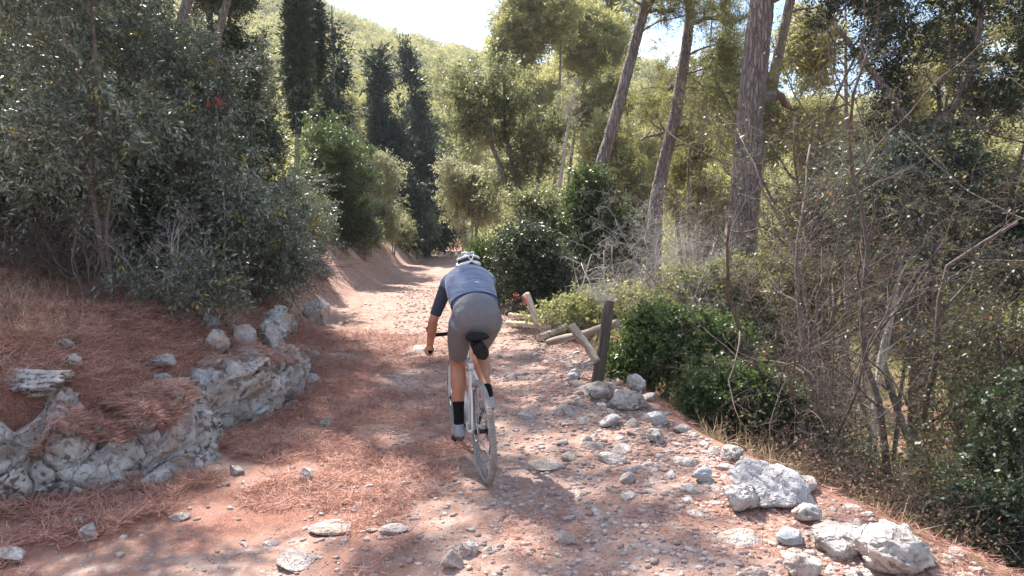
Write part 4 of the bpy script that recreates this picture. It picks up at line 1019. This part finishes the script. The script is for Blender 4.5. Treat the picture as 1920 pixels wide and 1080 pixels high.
def log(a, b, r, mat, name, label, cat, seed, r2=None):
    a = np.array(a, float); b = np.array(b, float); Ld = np.linalg.norm(b - a); d = (b - a) / Ld; m = 22
    tt = np.linspace(0, 1, m); P = np.stack([np.zeros(m), np.zeros(m), tt * Ld], 1); P[:, :2] += (np.stack([vnoise(np.stack([tt * 2.1, tt * 0 + seed, tt * 0 + k], 1), seed) for k in range(2)], 1) - .5) * r * .9
    rr = r + ((r2 or r) - r) * tt; rr = rr * (1 + (vnoise(np.stack([tt * 7, tt * 0 + seed, tt * 0], 1), 2) - .5) * .22)
    P = np.vstack([P[:1] + [0, 0, .0], P, P[-1:]]); rr = np.concatenate([[rr[0] * .9], rr, [rr[-1] * .9]]); P[0, 2] -= .006; P[-1, 2] += .006
    v, f = tubes([(P, rr)], 20, True, .34, 11, seed)
    o = mk(name, v, f, mat, None, True); o.location = a.tolist()
    o.rotation_mode = 'QUATERNION'; o.rotation_quaternion = Vector(d.tolist()).to_track_quat('Z', 'Y')
    return tag(o, label, cat)
pb = hit(1115, 722); dpo = pb[1]
log(pb - [0, 0, .3], at(1146, 565, dpo), .058, wm2, 'fence_post', 'dark round fence post leaning right at the trail edge', 'fence post', 1, .060)
log(at(1028, 640, dpo + .75), at(1158, 606, dpo + .12), .043, wm, 'fence_rail', 'round rail end poking out behind the leaning dark post', 'fence rail', 2)
log(at(1071, 613, dpo + .15), at(1122, 676, dpo - .14), .044, wm, 'fence_rail', 'weathered rail slanting down against the front of the leaning post', 'fence rail', 3)
d1 = hit(1018, 640)[1]
log(at(1010, 637, d1 - .15), at(1094, 601, d1 + .3), .056, wm3, 'fence_log', 'sunlit log lying across the others with its cut end to the track', 'fence rail', 4)
log(at(1026, 634, d1 + .12), at(984, 553, d1 + .55), .054, wm3, 'fence_post', 'pale fallen post tilted up to the left out of the log heap', 'fence post', 5, .055)
log(at(955, 590, d1 + .9), at(1066, 607, d1 + .3), .045, wm3, 'fence_rail', 'upper one of the two long pale rails lying left of the log heap', 'fence rail', 6)
log(at(952, 604, d1 + .6), at(1034, 616, d1 + .1), .045, wm3, 'fence_rail', 'lower one of the two long pale rails lying left of the log heap', 'fence rail', 7)
log(at(952, 588, d1 + 2.2), at(982, 570, d1 + 1.6), .055, wm2, 'fence_rail', 'short dark rail piece at the left end of the broken fence', 'fence rail', 8)
veg('red_sprig', 'shrub', 'little plant with red leaves at the top of the tilted pale post', 984, 10.6, [(970, 548, 992, 566)], 'green', 3, .006, 230, limbs=2, lscale=.3, leafmul=.3)
for o in bpy.data.objects['red_sprig'].children:
    if o.name.startswith('crown'): o.data.materials[0] = M['l_red']
veg('dead_brush', 'dead bush', 'dry reddish twigs lying under the fallen fence rails', 1040, 9.7, [(960, 600, 1060, 640), (1040, 620, 1110, 670)], 'dead', 46, .008, 231, nst=6, limbs=6, lscale=.5)

# ------------------------------------------------------------------ bicycle and rider
HEAD, LEAN = R(15.0), R(-2.7)
BM = Matrix.Translation((-.187, 4.5, 0.0)) @ Matrix.Rotation(HEAD, 4, 'Z') @ Matrix.Rotation(LEAN, 4, 'Y')
m_frame = plain('bike_paint', (.62, .62, .60), .28, .0, .04); m_black = plain('black_rubber', (.012, .012, .013), .75, spec=.2); m_tyre = plain('dusty_tyre', (.30, .265, .24), .95, var=.25, bsc=60, bst=.6)
m_side = plain('dusty_sidewall', (.42, .37, .33), .9, var=.15); m_metal = plain('steel', (.55, .55, .56), .3, .9); m_rim = plain('dusty_rim', (.20, .19, .18), .5, .3, .2)
m_dark = plain('dark_plastic', (.02, .02, .022), .5, spec=.3)
def tor(r, t, cx, cy, cz, n=72, k=12, flat=1.):
    a = np.linspace(0, 2 * math.pi, n, endpoint=False); b = np.linspace(0, 2 * math.pi, k, endpoint=False)
    A, B = np.meshgrid(a, b, indexing='ij'); rr = r + t * np.cos(B)
    v = np.stack([cx + t * flat * np.sin(B), cy + rr * np.cos(A), cz + rr * np.sin(A)], -1).reshape(-1, 3)
    i = np.arange(n * k).reshape(n, k); f = np.stack([i, np.roll(i, -1, 0), np.roll(np.roll(i, -1, 0), -1, 1), np.roll(i, -1, 1)], -1).reshape(-1, 4)
    return v, f
def cyl(p, q, r, k=16): return tubes([(np.linspace(p, q, 2 + 1), np.full(3, r))], k, True)
bike = empty('bicycle'); bike.matrix_world = BM
tag(bike, 'light grey gravel bicycle with dusty tyres under the rider', 'bicycle')
def part(name, pieces, mat, parent=bike, smooth=True):
    v, f = merge(pieces) if isinstance(pieces, list) and isinstance(pieces[0], tuple) else pieces
    o = mk(name, v, f, mat, parent, smooth); return o
RW = np.array([0, 0, .352]); FW = np.array([0, 1.03, .352]); BB = np.array([0, .43, .28]); SC = np.array([0, .285, .78]); HT = np.array([0, .885, .82]); HB = np.array([0, .935, .68])
def tb(pts, rad, k=14, n=12): return tubes([(spline(pts, n), np.interp(np.linspace(0, 1, n), np.linspace(0, 1, len(rad)), rad))], k, True)
part('frame', [tb([BB, SC], [.019, .017]), tb([SC + [0, 0, -.03], HT + [0, 0, -.02]], [.017, .019]), tb([BB, HB], [.024, .024]), tb([HB, HT], [.025, .025]),
     tb([BB + [.03, -.02, 0], [.062, -.20 + .4, .305], RW + [.068, .02, 0]], [.012, .010, .009]), tb([BB + [-.03, -.02, 0], [-.062, .2, .305], RW + [-.068, .02, 0]], [.012, .010, .009]),
     tb([SC + [.01, 0, -.05], [.038, .13, .60], RW + [.068, .01, .01]], [.009, .008, .008]), tb([SC + [-.01, 0, -.05], [-.038, .13, .60], RW + [-.068, .01, .01]], [.009, .008, .008]),
     tb([[.036, .155, .62], [-.036, .155, .62]], [.008, .008]), cyl([-.04, .43, .28], [.04, .43, .28], .024)], m_frame)
part('seatpost', [tb([SC, [0, .245, .955]], [.0135, .0135])], m_metal)
fk = part('fork', [tb([HB + [0, .002, -.01], HB + [.045, .01, -.05], [.052, .985, .5], FW + [.052, 0, 0]], [.02, .016, .013, .010]), tb([HB + [0, .002, -.01], HB + [-.045, .01, -.05], [-.052, .985, .5], FW + [-.052, 0, 0]], [.02, .016, .013, .010])], m_frame)
def wheel(c, name):
    w = mk('wheel', *tor(.315, .014, *c, 72, 8, .9), m_rim, bike, True)
    ty = mk('tyre', *tor(.332, .0205, *c, 90, 14, 1.), m_tyre, w, True)
    me = ty.data; me.materials.append(m_side)
    # tread knobs
    K = []; r = np.random.default_rng(4)
    for i in range(96):
        a = i / 96 * 2 * math.pi
        for s in (-.012, -.004, .004, .012) if i % 2 else (-.008, 0, .008):
            rr = .352 - (s / .02) ** 2 * .006; ca, sa = math.cos(a), math.sin(a)
            h = .0028; dx = .0028; da = .006 / .35
            q = []
            for hh in (0, h):
                for ax, aa in ((-dx, -da), (dx, -da), (dx, da), (-dx, da)):
                    q.append([c[0] + s + ax, c[1] + (rr + hh - .001) * math.cos(a + aa), c[2] + (rr + hh - .001) * math.sin(a + aa)])
            K.append((np.array(q), np.array([[4, 5, 6, 7], [0, 1, 5, 4], [1, 2, 6, 5], [2, 3, 7, 6], [3, 0, 4, 7]])))
    v, f = merge(K); mk('tread', v, f, m_tyre, w)
    hub = mk('hub', *merge([cyl(c + np.array([-.055, 0, 0]), c + np.array([.055, 0, 0]), .016), cyl(c + np.array([-.036, 0, 0]), c + np.array([-.031, 0, 0]), .030), cyl(c + np.array([.031, 0, 0]), c + np.array([.036, 0, 0]), .030)]), m_dark, w, True)
    ln = []
    for i in range(28):
        a = i / 28 * 2 * math.pi; s = 1 if i % 2 else -1; b = a + (.9 if (i // 2) % 2 else -.9)
        ln.append((np.stack([c + np.array([.033 * s, .028 * math.cos(b), .028 * math.sin(b)]), c + np.array([0, .31 * math.cos(a), .31 * math.sin(a)])]), np.array([.0013, .0013])))
    v, f = tubes(ln, 5); mk('spokes', v, f, m_metal, w, True)
    v, f = tor(.07, .0022, c[0] - .045, c[1], c[2], 40, 6); vv, ff = tor(.055, .006, c[0] - .045, c[1], c[2], 30, 6, .15)
    mk('brake_disc', *merge([(v, f), (vv, ff)]), m_metal, w, True)
    return w
wheel(RW, 'rear'); wheel(FW, 'front')
part('cassette', [cyl([.018 + .003 * i + .015, 0, .352], [.0195 + .003 * i + .015, 0, .352], .075 - .005 * i, 30) for i in range(8)], m_metal)
part('derailleur', [tb([[.06, -.01, .345], [.07, .02, .30], [.06, .05, .22], [.055, .035, .19]], [.012, .014, .008, .010]), cyl([.05, .035, .19], [.06, .035, .19], .022)], m_dark)
a = np.linspace(0, 1, 30); c1 = [[.045, .075 * 0 + 0, .352 + .06], [.045, .43, .28 + .095]]; c2 = [[.055, .03, .17], [.045, .43, .28 - .095]]
part('chain', [tubes([(np.linspace(c1[0], c1[1], 6), np.full(6, .004))], 6), tubes([(np.linspace(c2[0], c2[1], 6), np.full(6, .004))], 6)], m_metal)
CA = R(-48)  # direction of the left crank
lc = np.array([0, math.cos(CA) * .172, math.sin(CA) * .172]); 
part('crankset', [tb([BB + [-.06, 0, 0], BB + [-.075, 0, 0] + lc], [.013, .010]), tb([BB + [.06, 0, 0], BB + [.075, 0, 0] - lc], [.013, .010]), tor(.093, .004, .046, .43, .28, 44, 6, .5), tor(.06, .008, .046, .43, .28, 30, 6, .3), cyl(BB - [.065, 0, 0], BB + [.065, 0, 0], .014)], m_dark)
for s, q in ((-1, BB + [-.075, 0, 0] + lc), (1, BB + [.075, 0, 0] - lc)):
    part('pedal', [cyl(q, q + [s * .06, 0, 0], .007), tubes([(np.array([q + [s * .035, -.04, 0], q + [s * .035, 0, .004], q + [s * .035, .04, 0]]), np.array([.014, .02, .014]))], 10, True)], m_dark)
# saddle: lofted
def loft(secs, k=24):
    """secs: (center, rx, rz) ellipses in the X-Z plane along Y"""
    a = np.arange(k) / k * 2 * math.pi; V = []
    for c, rx, rz in secs: V.append(np.stack([c[0] + rx * np.cos(a), np.full(k, c[1]), c[2] + rz * np.sin(a)], 1))
    n = len(secs); i = np.arange(n * k).reshape(n, k)
    f = np.stack([i[:-1], np.roll(i[:-1], -1, 1), np.roll(i[1:], -1, 1), i[1:]], -1).reshape(-1, 4)
    return np.concatenate(V), [f, i[:1, ::-1], i[-1:]]
part('saddle', [loft([([.022, .045, .995], .035, .008), ([.022, .05, .995], .072, .022), ([.018, .11, .992], .084, .030), ([.008, .19, .984], .058, .024), ([0, .25, .976], .032, .018), ([0, .33, .974], .021, .015), ([0, .365, .972], .014, .010)]),
     tb([[.02, .12, .965], [.02, .2, .945], [.015, .30, .955]], [.004, .004]), tb([[-.02, .12, .965], [-.02, .2, .945], [-.015, .30, .955]], [.004, .004])], m_black)
BC = np.array([0, .905, .905])
bar = [np.array(BC) + q for q in ([-.0, 0, 0], [-.10, 0, 0], [-.175, .005, 0], [-.193, .07, -.005], [-.199, .105, -.045], [-.207, .085, -.10], [-.212, .03, -.125], [-.216, -.03, -.128])]
part('handlebar', [tb(bar, [.0155, .0155, .0155, .0155, .0155, .0155], 12, 40), tb([q * [-1, 1, 1] for q in bar], [.0155] * 4, 12, 40)], m_black)
part('stem', [tb([HT + [0, 0, .01], [0, .872, .875]], [.019, .019]), tb([[0, .87, .872], BC], [.017, .017])], m_dark)
for s in (-1, 1):
    part('brake_lever', [tb([BC + [s * .194, .06, .0], BC + [s * .197, .12, .02], BC + [s * .197, .14, .05]], [.017, .019, .014]), tb([BC + [s * .198, .13, .01], BC + [s * .203, .155, -.05], BC + [s * .207, .135, -.10]], [.006, .007, .005])], m_dark)
cb = [tb([BC + [-.21, .13, .01], BC + [-.16, .17, .03], [-.06, .98, .84], [-.02, .97, .74]], [.0025, .0025], 6, 24), tb([BC + [.21, .13, .01], BC + [.16, .17, .03], [.06, .98, .84], [.02, .97, .74]], [.0025, .0025], 6, 24)]
part('brake_cable', cb, m_black)
# saddle bag
bag = mk('saddle_bag', *merge([loft([([.03, -.02, .90], .02, .03), ([.03, -.016, .90], .040, .050), ([.026, .03, .902], .046, .056), ([.02, .10, .915], .044, .050), ([.01, .19, .935], .030, .034), ([.01, .195, .935], .01, .01)])]), plain('bag_fabric', (.018, .017, .017), .85, spec=.15, var=.3, bsc=30, bst=.5), None, True)
bag.matrix_world = BM; tag(bag, 'black saddle bag strapped under the bicycle seat', 'bag')
mk('bag_strap', *tor(.054, .003, .0, .0, .0, 30, 6, 2.), m_black, bag, True)
st_ = bag.children[0]; st_.rotation_euler = (0, 0, R(90)); st_.scale = (1, .84, 1); st_.location = (.022, .08, .913)

# --- rider
def cap(p, q, r1, r2, k=18, n=10, flat0=False, flat1=False):
    p = np.array(p, float); q = np.array(q, float); d = nrm(q - p); P, Rr = [], []
    if not flat0:
        for t_ in np.linspace(-1, 0, 6)[:-1]: P.append(p + d * r1 * t_); Rr.append(max(r1 * math.sqrt(1 - t_ * t_), 1e-3))
    for t_ in np.linspace(0, 1, n): P.append(p + (q - p) * t_); Rr.append(r1 + (r2 - r1) * t_)
    if not flat1:
        for t_ in np.linspace(0, 1, 6)[1:]: P.append(q + d * r2 * t_); Rr.append(max(r2 * math.sqrt(1 - t_ * t_), 1e-3))
    return tubes([(np.array(P), np.array(Rr))], k, True)
def limb(pts, rad, k=20, n=24): 
    P = spline(pts, n); rr = np.interp(np.linspace(0, 1, n), np.linspace(0, 1, len(rad)), rad); return tubes([(P, rr)], k, True)
def ball(c, r, rot=None):
    v, f = ico(3); v = v * np.array(r)
    if rot is not None: v = v @ np.array(Matrix.Rotation(rot[0], 3, rot[1])).T
    return v + np.array(c), f
def fuse(name, pieces, voxel, iters, mat, parent=None, keep=None):
    v, f = merge(pieces); o = mk('tmp', v, f); md = o.modifiers.new('r', 'REMESH'); md.mode = 'VOXEL'; md.voxel_size = voxel
    dg = bpy.context.evaluated_depsgraph_get(); me = bpy.data.meshes.new_from_object(o.evaluated_get(dg)); bpy.data.objects.remove(o)
    n = len(me.vertices); V = np.empty(n * 3); me.vertices.foreach_get('co', V); V = V.reshape(-1, 3)
    E = np.empty(len(me.edges) * 2, np.int32); me.edges.foreach_get('vertices', E); E = E.reshape(-1, 2)
    deg = np.bincount(E.ravel(), minlength=n)[:, None]
    w = np.ones((n, 1)) if keep is None else keep(V)[:, None]
    for _ in range(iters):
        A = np.stack([np.bincount(E[:, 0], V[E[:, 1], k], n) + np.bincount(E[:, 1], V[E[:, 0], k], n) for k in range(3)], 1) / np.maximum(deg, 1)
        V = V + (A - V) * .5 * w
    me.vertices.foreach_set('co', V.ravel()); me.polygons.foreach_set('use_smooth', np.ones(len(me.polygons), bool)); me.update()
    me.name = name; me.materials.append(mat); r = bpy.data.objects.new(name, me); COL.objects.link(r)
    if parent: r.parent = parent
    return r
sk, t, b = newmat('skin'); b.inputs['Roughness'].default_value = .5; b.inputs['Subsurface Weight'].default_value = .08; b.inputs['Subsurface Radius'].default_value = (.02, .008, .004)
t.links.new(mixc(t, ramp(t, noise(t, objco(t), 9, 4), .3, .7), (.34, .145, .085), (.46, .215, .135)), b.inputs['Base Color'])
PO = np.array([.04, 0, 0])
pel = np.array([.04, .27, 1.13]); chest = np.array([.075, .62, 1.315]); neck = np.array([.105, .80, 1.395]); headc = np.array([.12, .925, 1.445])
shL = np.array([-.085, .71, 1.335]); shR = np.array([.235, .72, 1.335])
elL = np.array([-.215, .74, 1.045]); elR = np.array([.25, .78, 1.04])
hdL = BC + [-.216, -.025, -.10]; hdR = BC + [.216, -.025, -.10]
hipL = np.array([-.045, .27, 1.10]); hipR = np.array([.135, .27, 1.10])
pdL = BB + [-.084, 0, 0] + lc; pdR = BB + [.098, 0, 0] - lc
anL = pdL + [0, -.10, .155]; anR = pdR + [0, -.09, .14]
for _p in (pel, chest, neck, headc, shL, shR, elL, elR): _p[0] += .027 * _p[1]
knL = np.array([-.055, .548, .735]); knR = np.array([.125, .60, .80])
def arm(s, e, h): return [cap(s, e, .048, .038), limb([e, e * .62 + h * .38 + [0, -.008, 0], h * .9 + e * .1], [.039, .038, .026]), limb([h * .85 + e * .15, h], [.026, .030])]
def hand(h, sx):
    """palm over the bar with four fingers closed round it and a thumb from its side; bar runs along Y"""
    P = [cap(h + [0, -.030, .006], h + [0, .030, .006], .020, .019, 12, 5)]
    for i, (o, ln) in enumerate(((.036, 1.), (.014, 1.06), (-.008, 1.), (-.030, .82))):
        y = h[1] + o; c = np.array([h[0], y, h[2] - .026])   # bar centre about 26 mm below the palm
        pts = [c + [sx * .018 * 1.2, 0, .030], c + [sx * .031, .003, .004], c + [sx * .022, .004, -.022 * ln], c + [-sx * .006, .003, -.029 * ln], c + [-sx * .021 * ln, .0, -.016]]
        P.append(limb(pts, [.0098, .0098, .0092, .0088, .0078], 10, 18))
    P.append(limb([h + [-sx * .012, -.01, .0], h + [-sx * .028, .012, -.012], h + [-sx * .026, .030, -.034], h + [-sx * .014, .042, -.046]], [.0125, .012, .0105, .0085], 10, 14))
    return P
def leg(h, k, a_, calf=1.): 
    d = nrm(a_ - k); return [cap(h, k, .088, .060), cap(k, k + d * .02, .058, .056), limb([k, k + d * .09 + [0, -.022, 0], k + d * .17 + [0, -.022, 0], k + d * .30, a_], [.053, .060, .061, .042, .034]), cap(a_, a_ + [0, .01, -.04], .036, .036)]
def foot(p): return [limb([p + [0, -.15, .09], p + [0, -.07, .075], p + [0, .03, .045], p + [0, .09, .03]], [.03, .036, .036, .028])]
hz = headc
head = [ball(hz + [0, 0, .0], (.075, .098, .10)), ball(hz + [0, .035, -.055], (.055, .065, .058)), ball(hz + [0, .075, -.088], (.028, .022, .022)),
        ball(hz + [0, .105, -.028], (.012, .018, .024)), ball(hz + [0, .096, -.066], (.024, .010, .006)), ball(hz + [0, .096, -.078], (.021, .010, .006)),
        ball(hz + [-.078, .005, -.03], (.009, .019, .031)), ball(hz + [.078, .005, -.03], (.009, .019, .031)),
        ball(hz + [-.032, .086, -.006], (.020, .012, .009)), ball(hz + [.032, .086, -.006], (.020, .012, .009))]
neckp = [limb([chest + [0, .10, .03], neck, headc + [0, -.02, -.04]], [.062, .056, .055])]
torso = [ball(pel, (.155, .115, .12)), ball(pel * .5 + chest * .5, (.135, .17, .095), (R(30), 'X')), ball(chest, (.160, .17, .10), (R(28), 'X')), limb([shL + [.04, 0, 0], chest + [0, .10, .03], shR + [-.04, 0, 0]], [.055, .08, .055])]
def handkeep(V):
    d = np.minimum(np.linalg.norm(V - hdL, axis=1), np.linalg.norm(V - hdR, axis=1)); dh = np.linalg.norm(V - hz - [0, .08, -.04], axis=1)
    return np.clip((d - .06) / .05, .12, 1) * np.clip((dh - .05) / .06, .15, 1)
person = fuse('person', torso + neckp + head + arm(shL, elL, hdL) + arm(shR, elR, hdR) + hand(hdL, -1) + hand(hdR, 1) + leg(hipL, knL, anL) + leg(hipR, knR, anR) + foot(pdL) + foot(pdR), .0062, 14, sk, None, handkeep)
person.matrix_world = BM
tag(person, 'cyclist seen from behind in blue jersey and grey shorts, bent low over the handlebar', 'person')
# jersey
jm, t, b = newmat('blue_jersey'); b.inputs['Roughness'].default_value = .75; b.inputs['Sheen Weight'].default_value = .25
o_ = objco(t); mpj = t.nodes.new("ShaderNodeMapping"); mpj.inputs['Scale'].default_value = (5, 11, 11); t.links.new(o_, mpj.inputs[0])
nj = noise(t, mpj.outputs[0], 1, 3, .5, .6); t.links.new(mixc(t, ramp(t, nj, .3, .7), (.085, .115, .20), (.105, .138, .232)), b.inputs['Base Color']); bump(t, b, nj, .8, .035)
sm_, t, b = newmat('navy_sleeve'); b.inputs['Roughness'].default_value = .75
njs = noise(t, objco(t), 22, 3, .5, .5); t.links.new(mixc(t, njs, (.020, .028, .052), (.034, .043, .075)), b.inputs['Base Color']); bump(t, b, njs, .5, .01)
smf, t, b = newmat('grey_shorts'); b.inputs['Roughness'].default_value = .7
ns = noise(t, objco(t), 13, 5, .6, 1.2); t.links.new(mixc(t, ns, (.120, .118, .130), (.165, .160, .172)), b.inputs['Base Color']); bump(t, b, ns, .6, .022)
hemc = pel + np.array([.006, .055, .085])
jers = [ball(chest + [0, .0, .012], (.185, .205, .125), (R(24), 'X')), ball(pel * .42 + chest * .58 + [0, 0, .005], (.175, .20, .118), (R(28), 'X')),
        limb([shL * .8 + elL * .2, shL + [.02, 0, .0], chest + [0, .09, .04], shR + [-.02, 0, 0], shR * .8 + elR * .2], [.052, .072, .094, .072, .052]),
        loft([(hemc + [0, -.05, -.015], .171, .082), (hemc + [0, .0, .0], .180, .10), (hemc + [.006, .09, .04], .186, .112), (hemc + [.015, .20, .09], .188, .118), (hemc + [.03, .33, .14], .185, .118)])]
jersey = fuse('jersey', jers, .008, 7, jm, person)
mk('collar', *tubes([(spline([chest + [0, .11, .05], neck + [0, .02, 0]], 4), np.array([.07, .064, .062, .060]))], 24), sm_, jersey, True)
# hem band and pocket edge
ang = np.linspace(R(-25), R(205), 40)
band = np.stack([hemc[0] + .176 * np.cos(ang), np.full(40, hemc[1] - .05) + .012 * np.abs(np.cos(ang)), hemc[2] - .015 + .088 * np.sin(ang)], 1)
mk('hem', *tubes([(band, np.full(40, .0065))], 8, True), sm_, jersey, True)
lg = mk('logo', *tubes([(np.array([[.075, .375, 1.352], [.095, .375, 1.3535], [.11, .377, 1.352]]), np.array([.002, .005, .002]))], 8, True), plain('logo_print', (.75, .55, .48), .6), jersey, True)
for s, e in ((shL, elL), (shR, elR)):
    fuse('sleeve', [limb([s * .95 + e * .05, s * .6 + e * .4, s * .14 + e * .86], [.056, .051, .044])], .006, 4, sm_, person)
short = [ball(pel + [0, -.02, .01], (.176, .125, .150)), ball(pel + [-.070, -.070, -.02], (.098, .078, .118)), ball(pel + [.070, -.070, -.02], (.098, .078, .118)), ball(pel + [0, -.075, -.03], (.11, .070, .115)),
         ball(pel + [0, .06, .03], (.165, .12, .125)),
         limb([hipL + [-.008, -.035, -.01], hipL * .55 + knL * .45 + [-.012, -.02, 0], hipL * .16 + knL * .84], [.102, .088, .070], 24), limb([hipR + [.008, -.035, -.01], hipR * .55 + knR * .45 + [.012, -.02, 0], hipR * .16 + knR * .84], [.100, .086, .070], 24)]
fuse('shorts', short, .008, 10, smf, person)
m_sock = plain('black_sock', (.010, .010, .011), .95, spec=.1, bsc=80, bst=.3); m_shoe = plain('grey_shoe', (.30, .31, .33), .5, var=.15); m_sole = plain('shoe_sole', (.10, .085, .075), .8)
for p_, a_, k_ in ((pdL, anL, knL), (pdR, anR, knR)):
    d = nrm(k_ - a_); hl = .15 if p_ is pdL else .07; mk('sock', *limb([a_ + [0, .008, -.05], a_, a_ + d * hl * .5, a_ + d * hl], [.040, .039, .040, .046 if p_ is pdL else .041]), m_sock, person, True)
    sh = fuse('shoe', [limb([p_ + [0, -.165, .085], p_ + [0, -.13, .082], p_ + [0, -.05, .062], p_ + [0, .04, .042], p_ + [0, .105, .028]], [.034, .043, .045, .044, .026]), cap(a_ + [0, 0, -.03], p_ + [0, -.08, .07], .044, .048)], .006, 5, m_shoe, person)
    mk('sole', *limb([p_ + [0, -.165, .052], p_ + [0, -.11, .045], p_ + [0, -.04, .025], p_ + [0, .05, .005], p_ + [0, .11, .004]], [.024, .031, .031, .035, .02]), m_sole, sh, True)
mk('hair', *[(lambda vf: (vf[0], vf[1]))(ball(hz + [0, -.018, -.005], (.080, .092, .088)))][0], plain('dark_hair', (.03, .02, .015), .8), person, True)
# helmet: dark inner shell and white ribs with gaps between them
m_hw = plain('helmet_white', (.78, .78, .77), .3, var=.02); m_hb = plain('helmet_black', (.012, .012, .013), .5)
hc = hz + np.array([0, .0, .018]); hr = np.array([.092, .128, .098])
v, f = ico(4); vv = v * hr * .94 + hc; keepf = (v[f].mean(1)[:, 2] > -.28); hel = mk('helmet', vv, f[keepf], m_hb, person, True)
def rib(pts, w, mat, th=.016):
    """pts: (azimuth deg from forward, elevation deg); strip along the dome, raised"""
    Q = spline([np.array([math.sin(R(a)) * math.cos(R(e)), math.cos(R(a)) * math.cos(R(e)), math.sin(R(e))]) for a, e in pts], 22); Q = nrm(Q)
    T = nrm(np.gradient(Q, axis=0)); Sx = nrm(np.cross(T, Q)); ww = np.interp(np.linspace(0, 1, 22), np.linspace(0, 1, len(w)), w)[:, None]
    rows = [Q * .93 - Sx * ww, Q * (1.03 + th * .6) - Sx * ww * .9, Q * (1.07 + th) - Sx * ww * .35, Q * (1.07 + th) + Sx * ww * .35, Q * (1.03 + th * .6) + Sx * ww * .9, Q * .93 + Sx * ww]
    V = np.stack(rows, 1) * hr + hc; n, k = 22, 6; i = np.arange(n * k).reshape(n, k)
    F_ = np.stack([i[:-1], np.roll(i[:-1], -1, 1), np.roll(i[1:], -1, 1), i[1:]], -1).reshape(-1, 4)
    return V.reshape(-1, 3), [F_, i[:1, ::-1], i[-1:]]
wr = []
for s in (-1, 1):
    wr += [rib([(s * 180, 14), (s * 158, 6), (s * 128, -2), (s * 105, -8)], [.07, .15, .15, .09], None), rib([(s * 176, 44), (s * 150, 38), (s * 110, 26), (s * 60, 18), (s * 20, 18)], [.05, .10, .10, .10, .08], None),
           rib([(s * 168, 60), (s * 90, 62), (s * 20, 40)], [.05, .085, .06], None), rib([(s * 105, -8), (s * 60, -2), (s * 0, 10)], [.08, .09, .09], None), rib([(s * 180, 16), (s * 168, 32), (s * 150, 50)], [.05, .045, .04], None)]
v, f = merge(wr); mk('helmet_shell', v, f, m_hw, hel, True)
for s in (-1, 1):
    mk('helmet_strap', *tb([hc + [s * .085, -.02, -.02], hz + [s * .082, .02, -.07], hz + [s * .03, .05, -.115]], [.004, .004], 6), m_hb, hel, True)

# ------------------------------------------------------------------ the air
hm = bpy.data.materials.new('haze_air'); hm.use_nodes = True; t = hm.node_tree; t.nodes.clear()
vo = t.nodes.new('ShaderNodeOutputMaterial'); vp = t.nodes.new('ShaderNodeVolumePrincipled'); vp.inputs['Color'].default_value = (.86, .92, 1, 1); vp.inputs['Density'].default_value = .0004; vp.inputs['Anisotropy'].default_value = .3
t.links.new(vp.outputs[0], vo.inputs['Volume'])
lo_, hi_ = GV.min(0), GV.max(0)
bx = np.array([[a, b, c] for c in (lo_[2] - 1, max(hi_[2], 110) + 2) for a, b in ((-905, -305), (905, -305), (905, 1105), (-905, 1105))])
tag(mk('haze', bx, np.array([[0, 3, 2, 1], [4, 5, 6, 7], [0, 1, 5, 4], [1, 2, 6, 5], [2, 3, 7, 6], [3, 0, 4, 7]]), hm), kind='stuff')
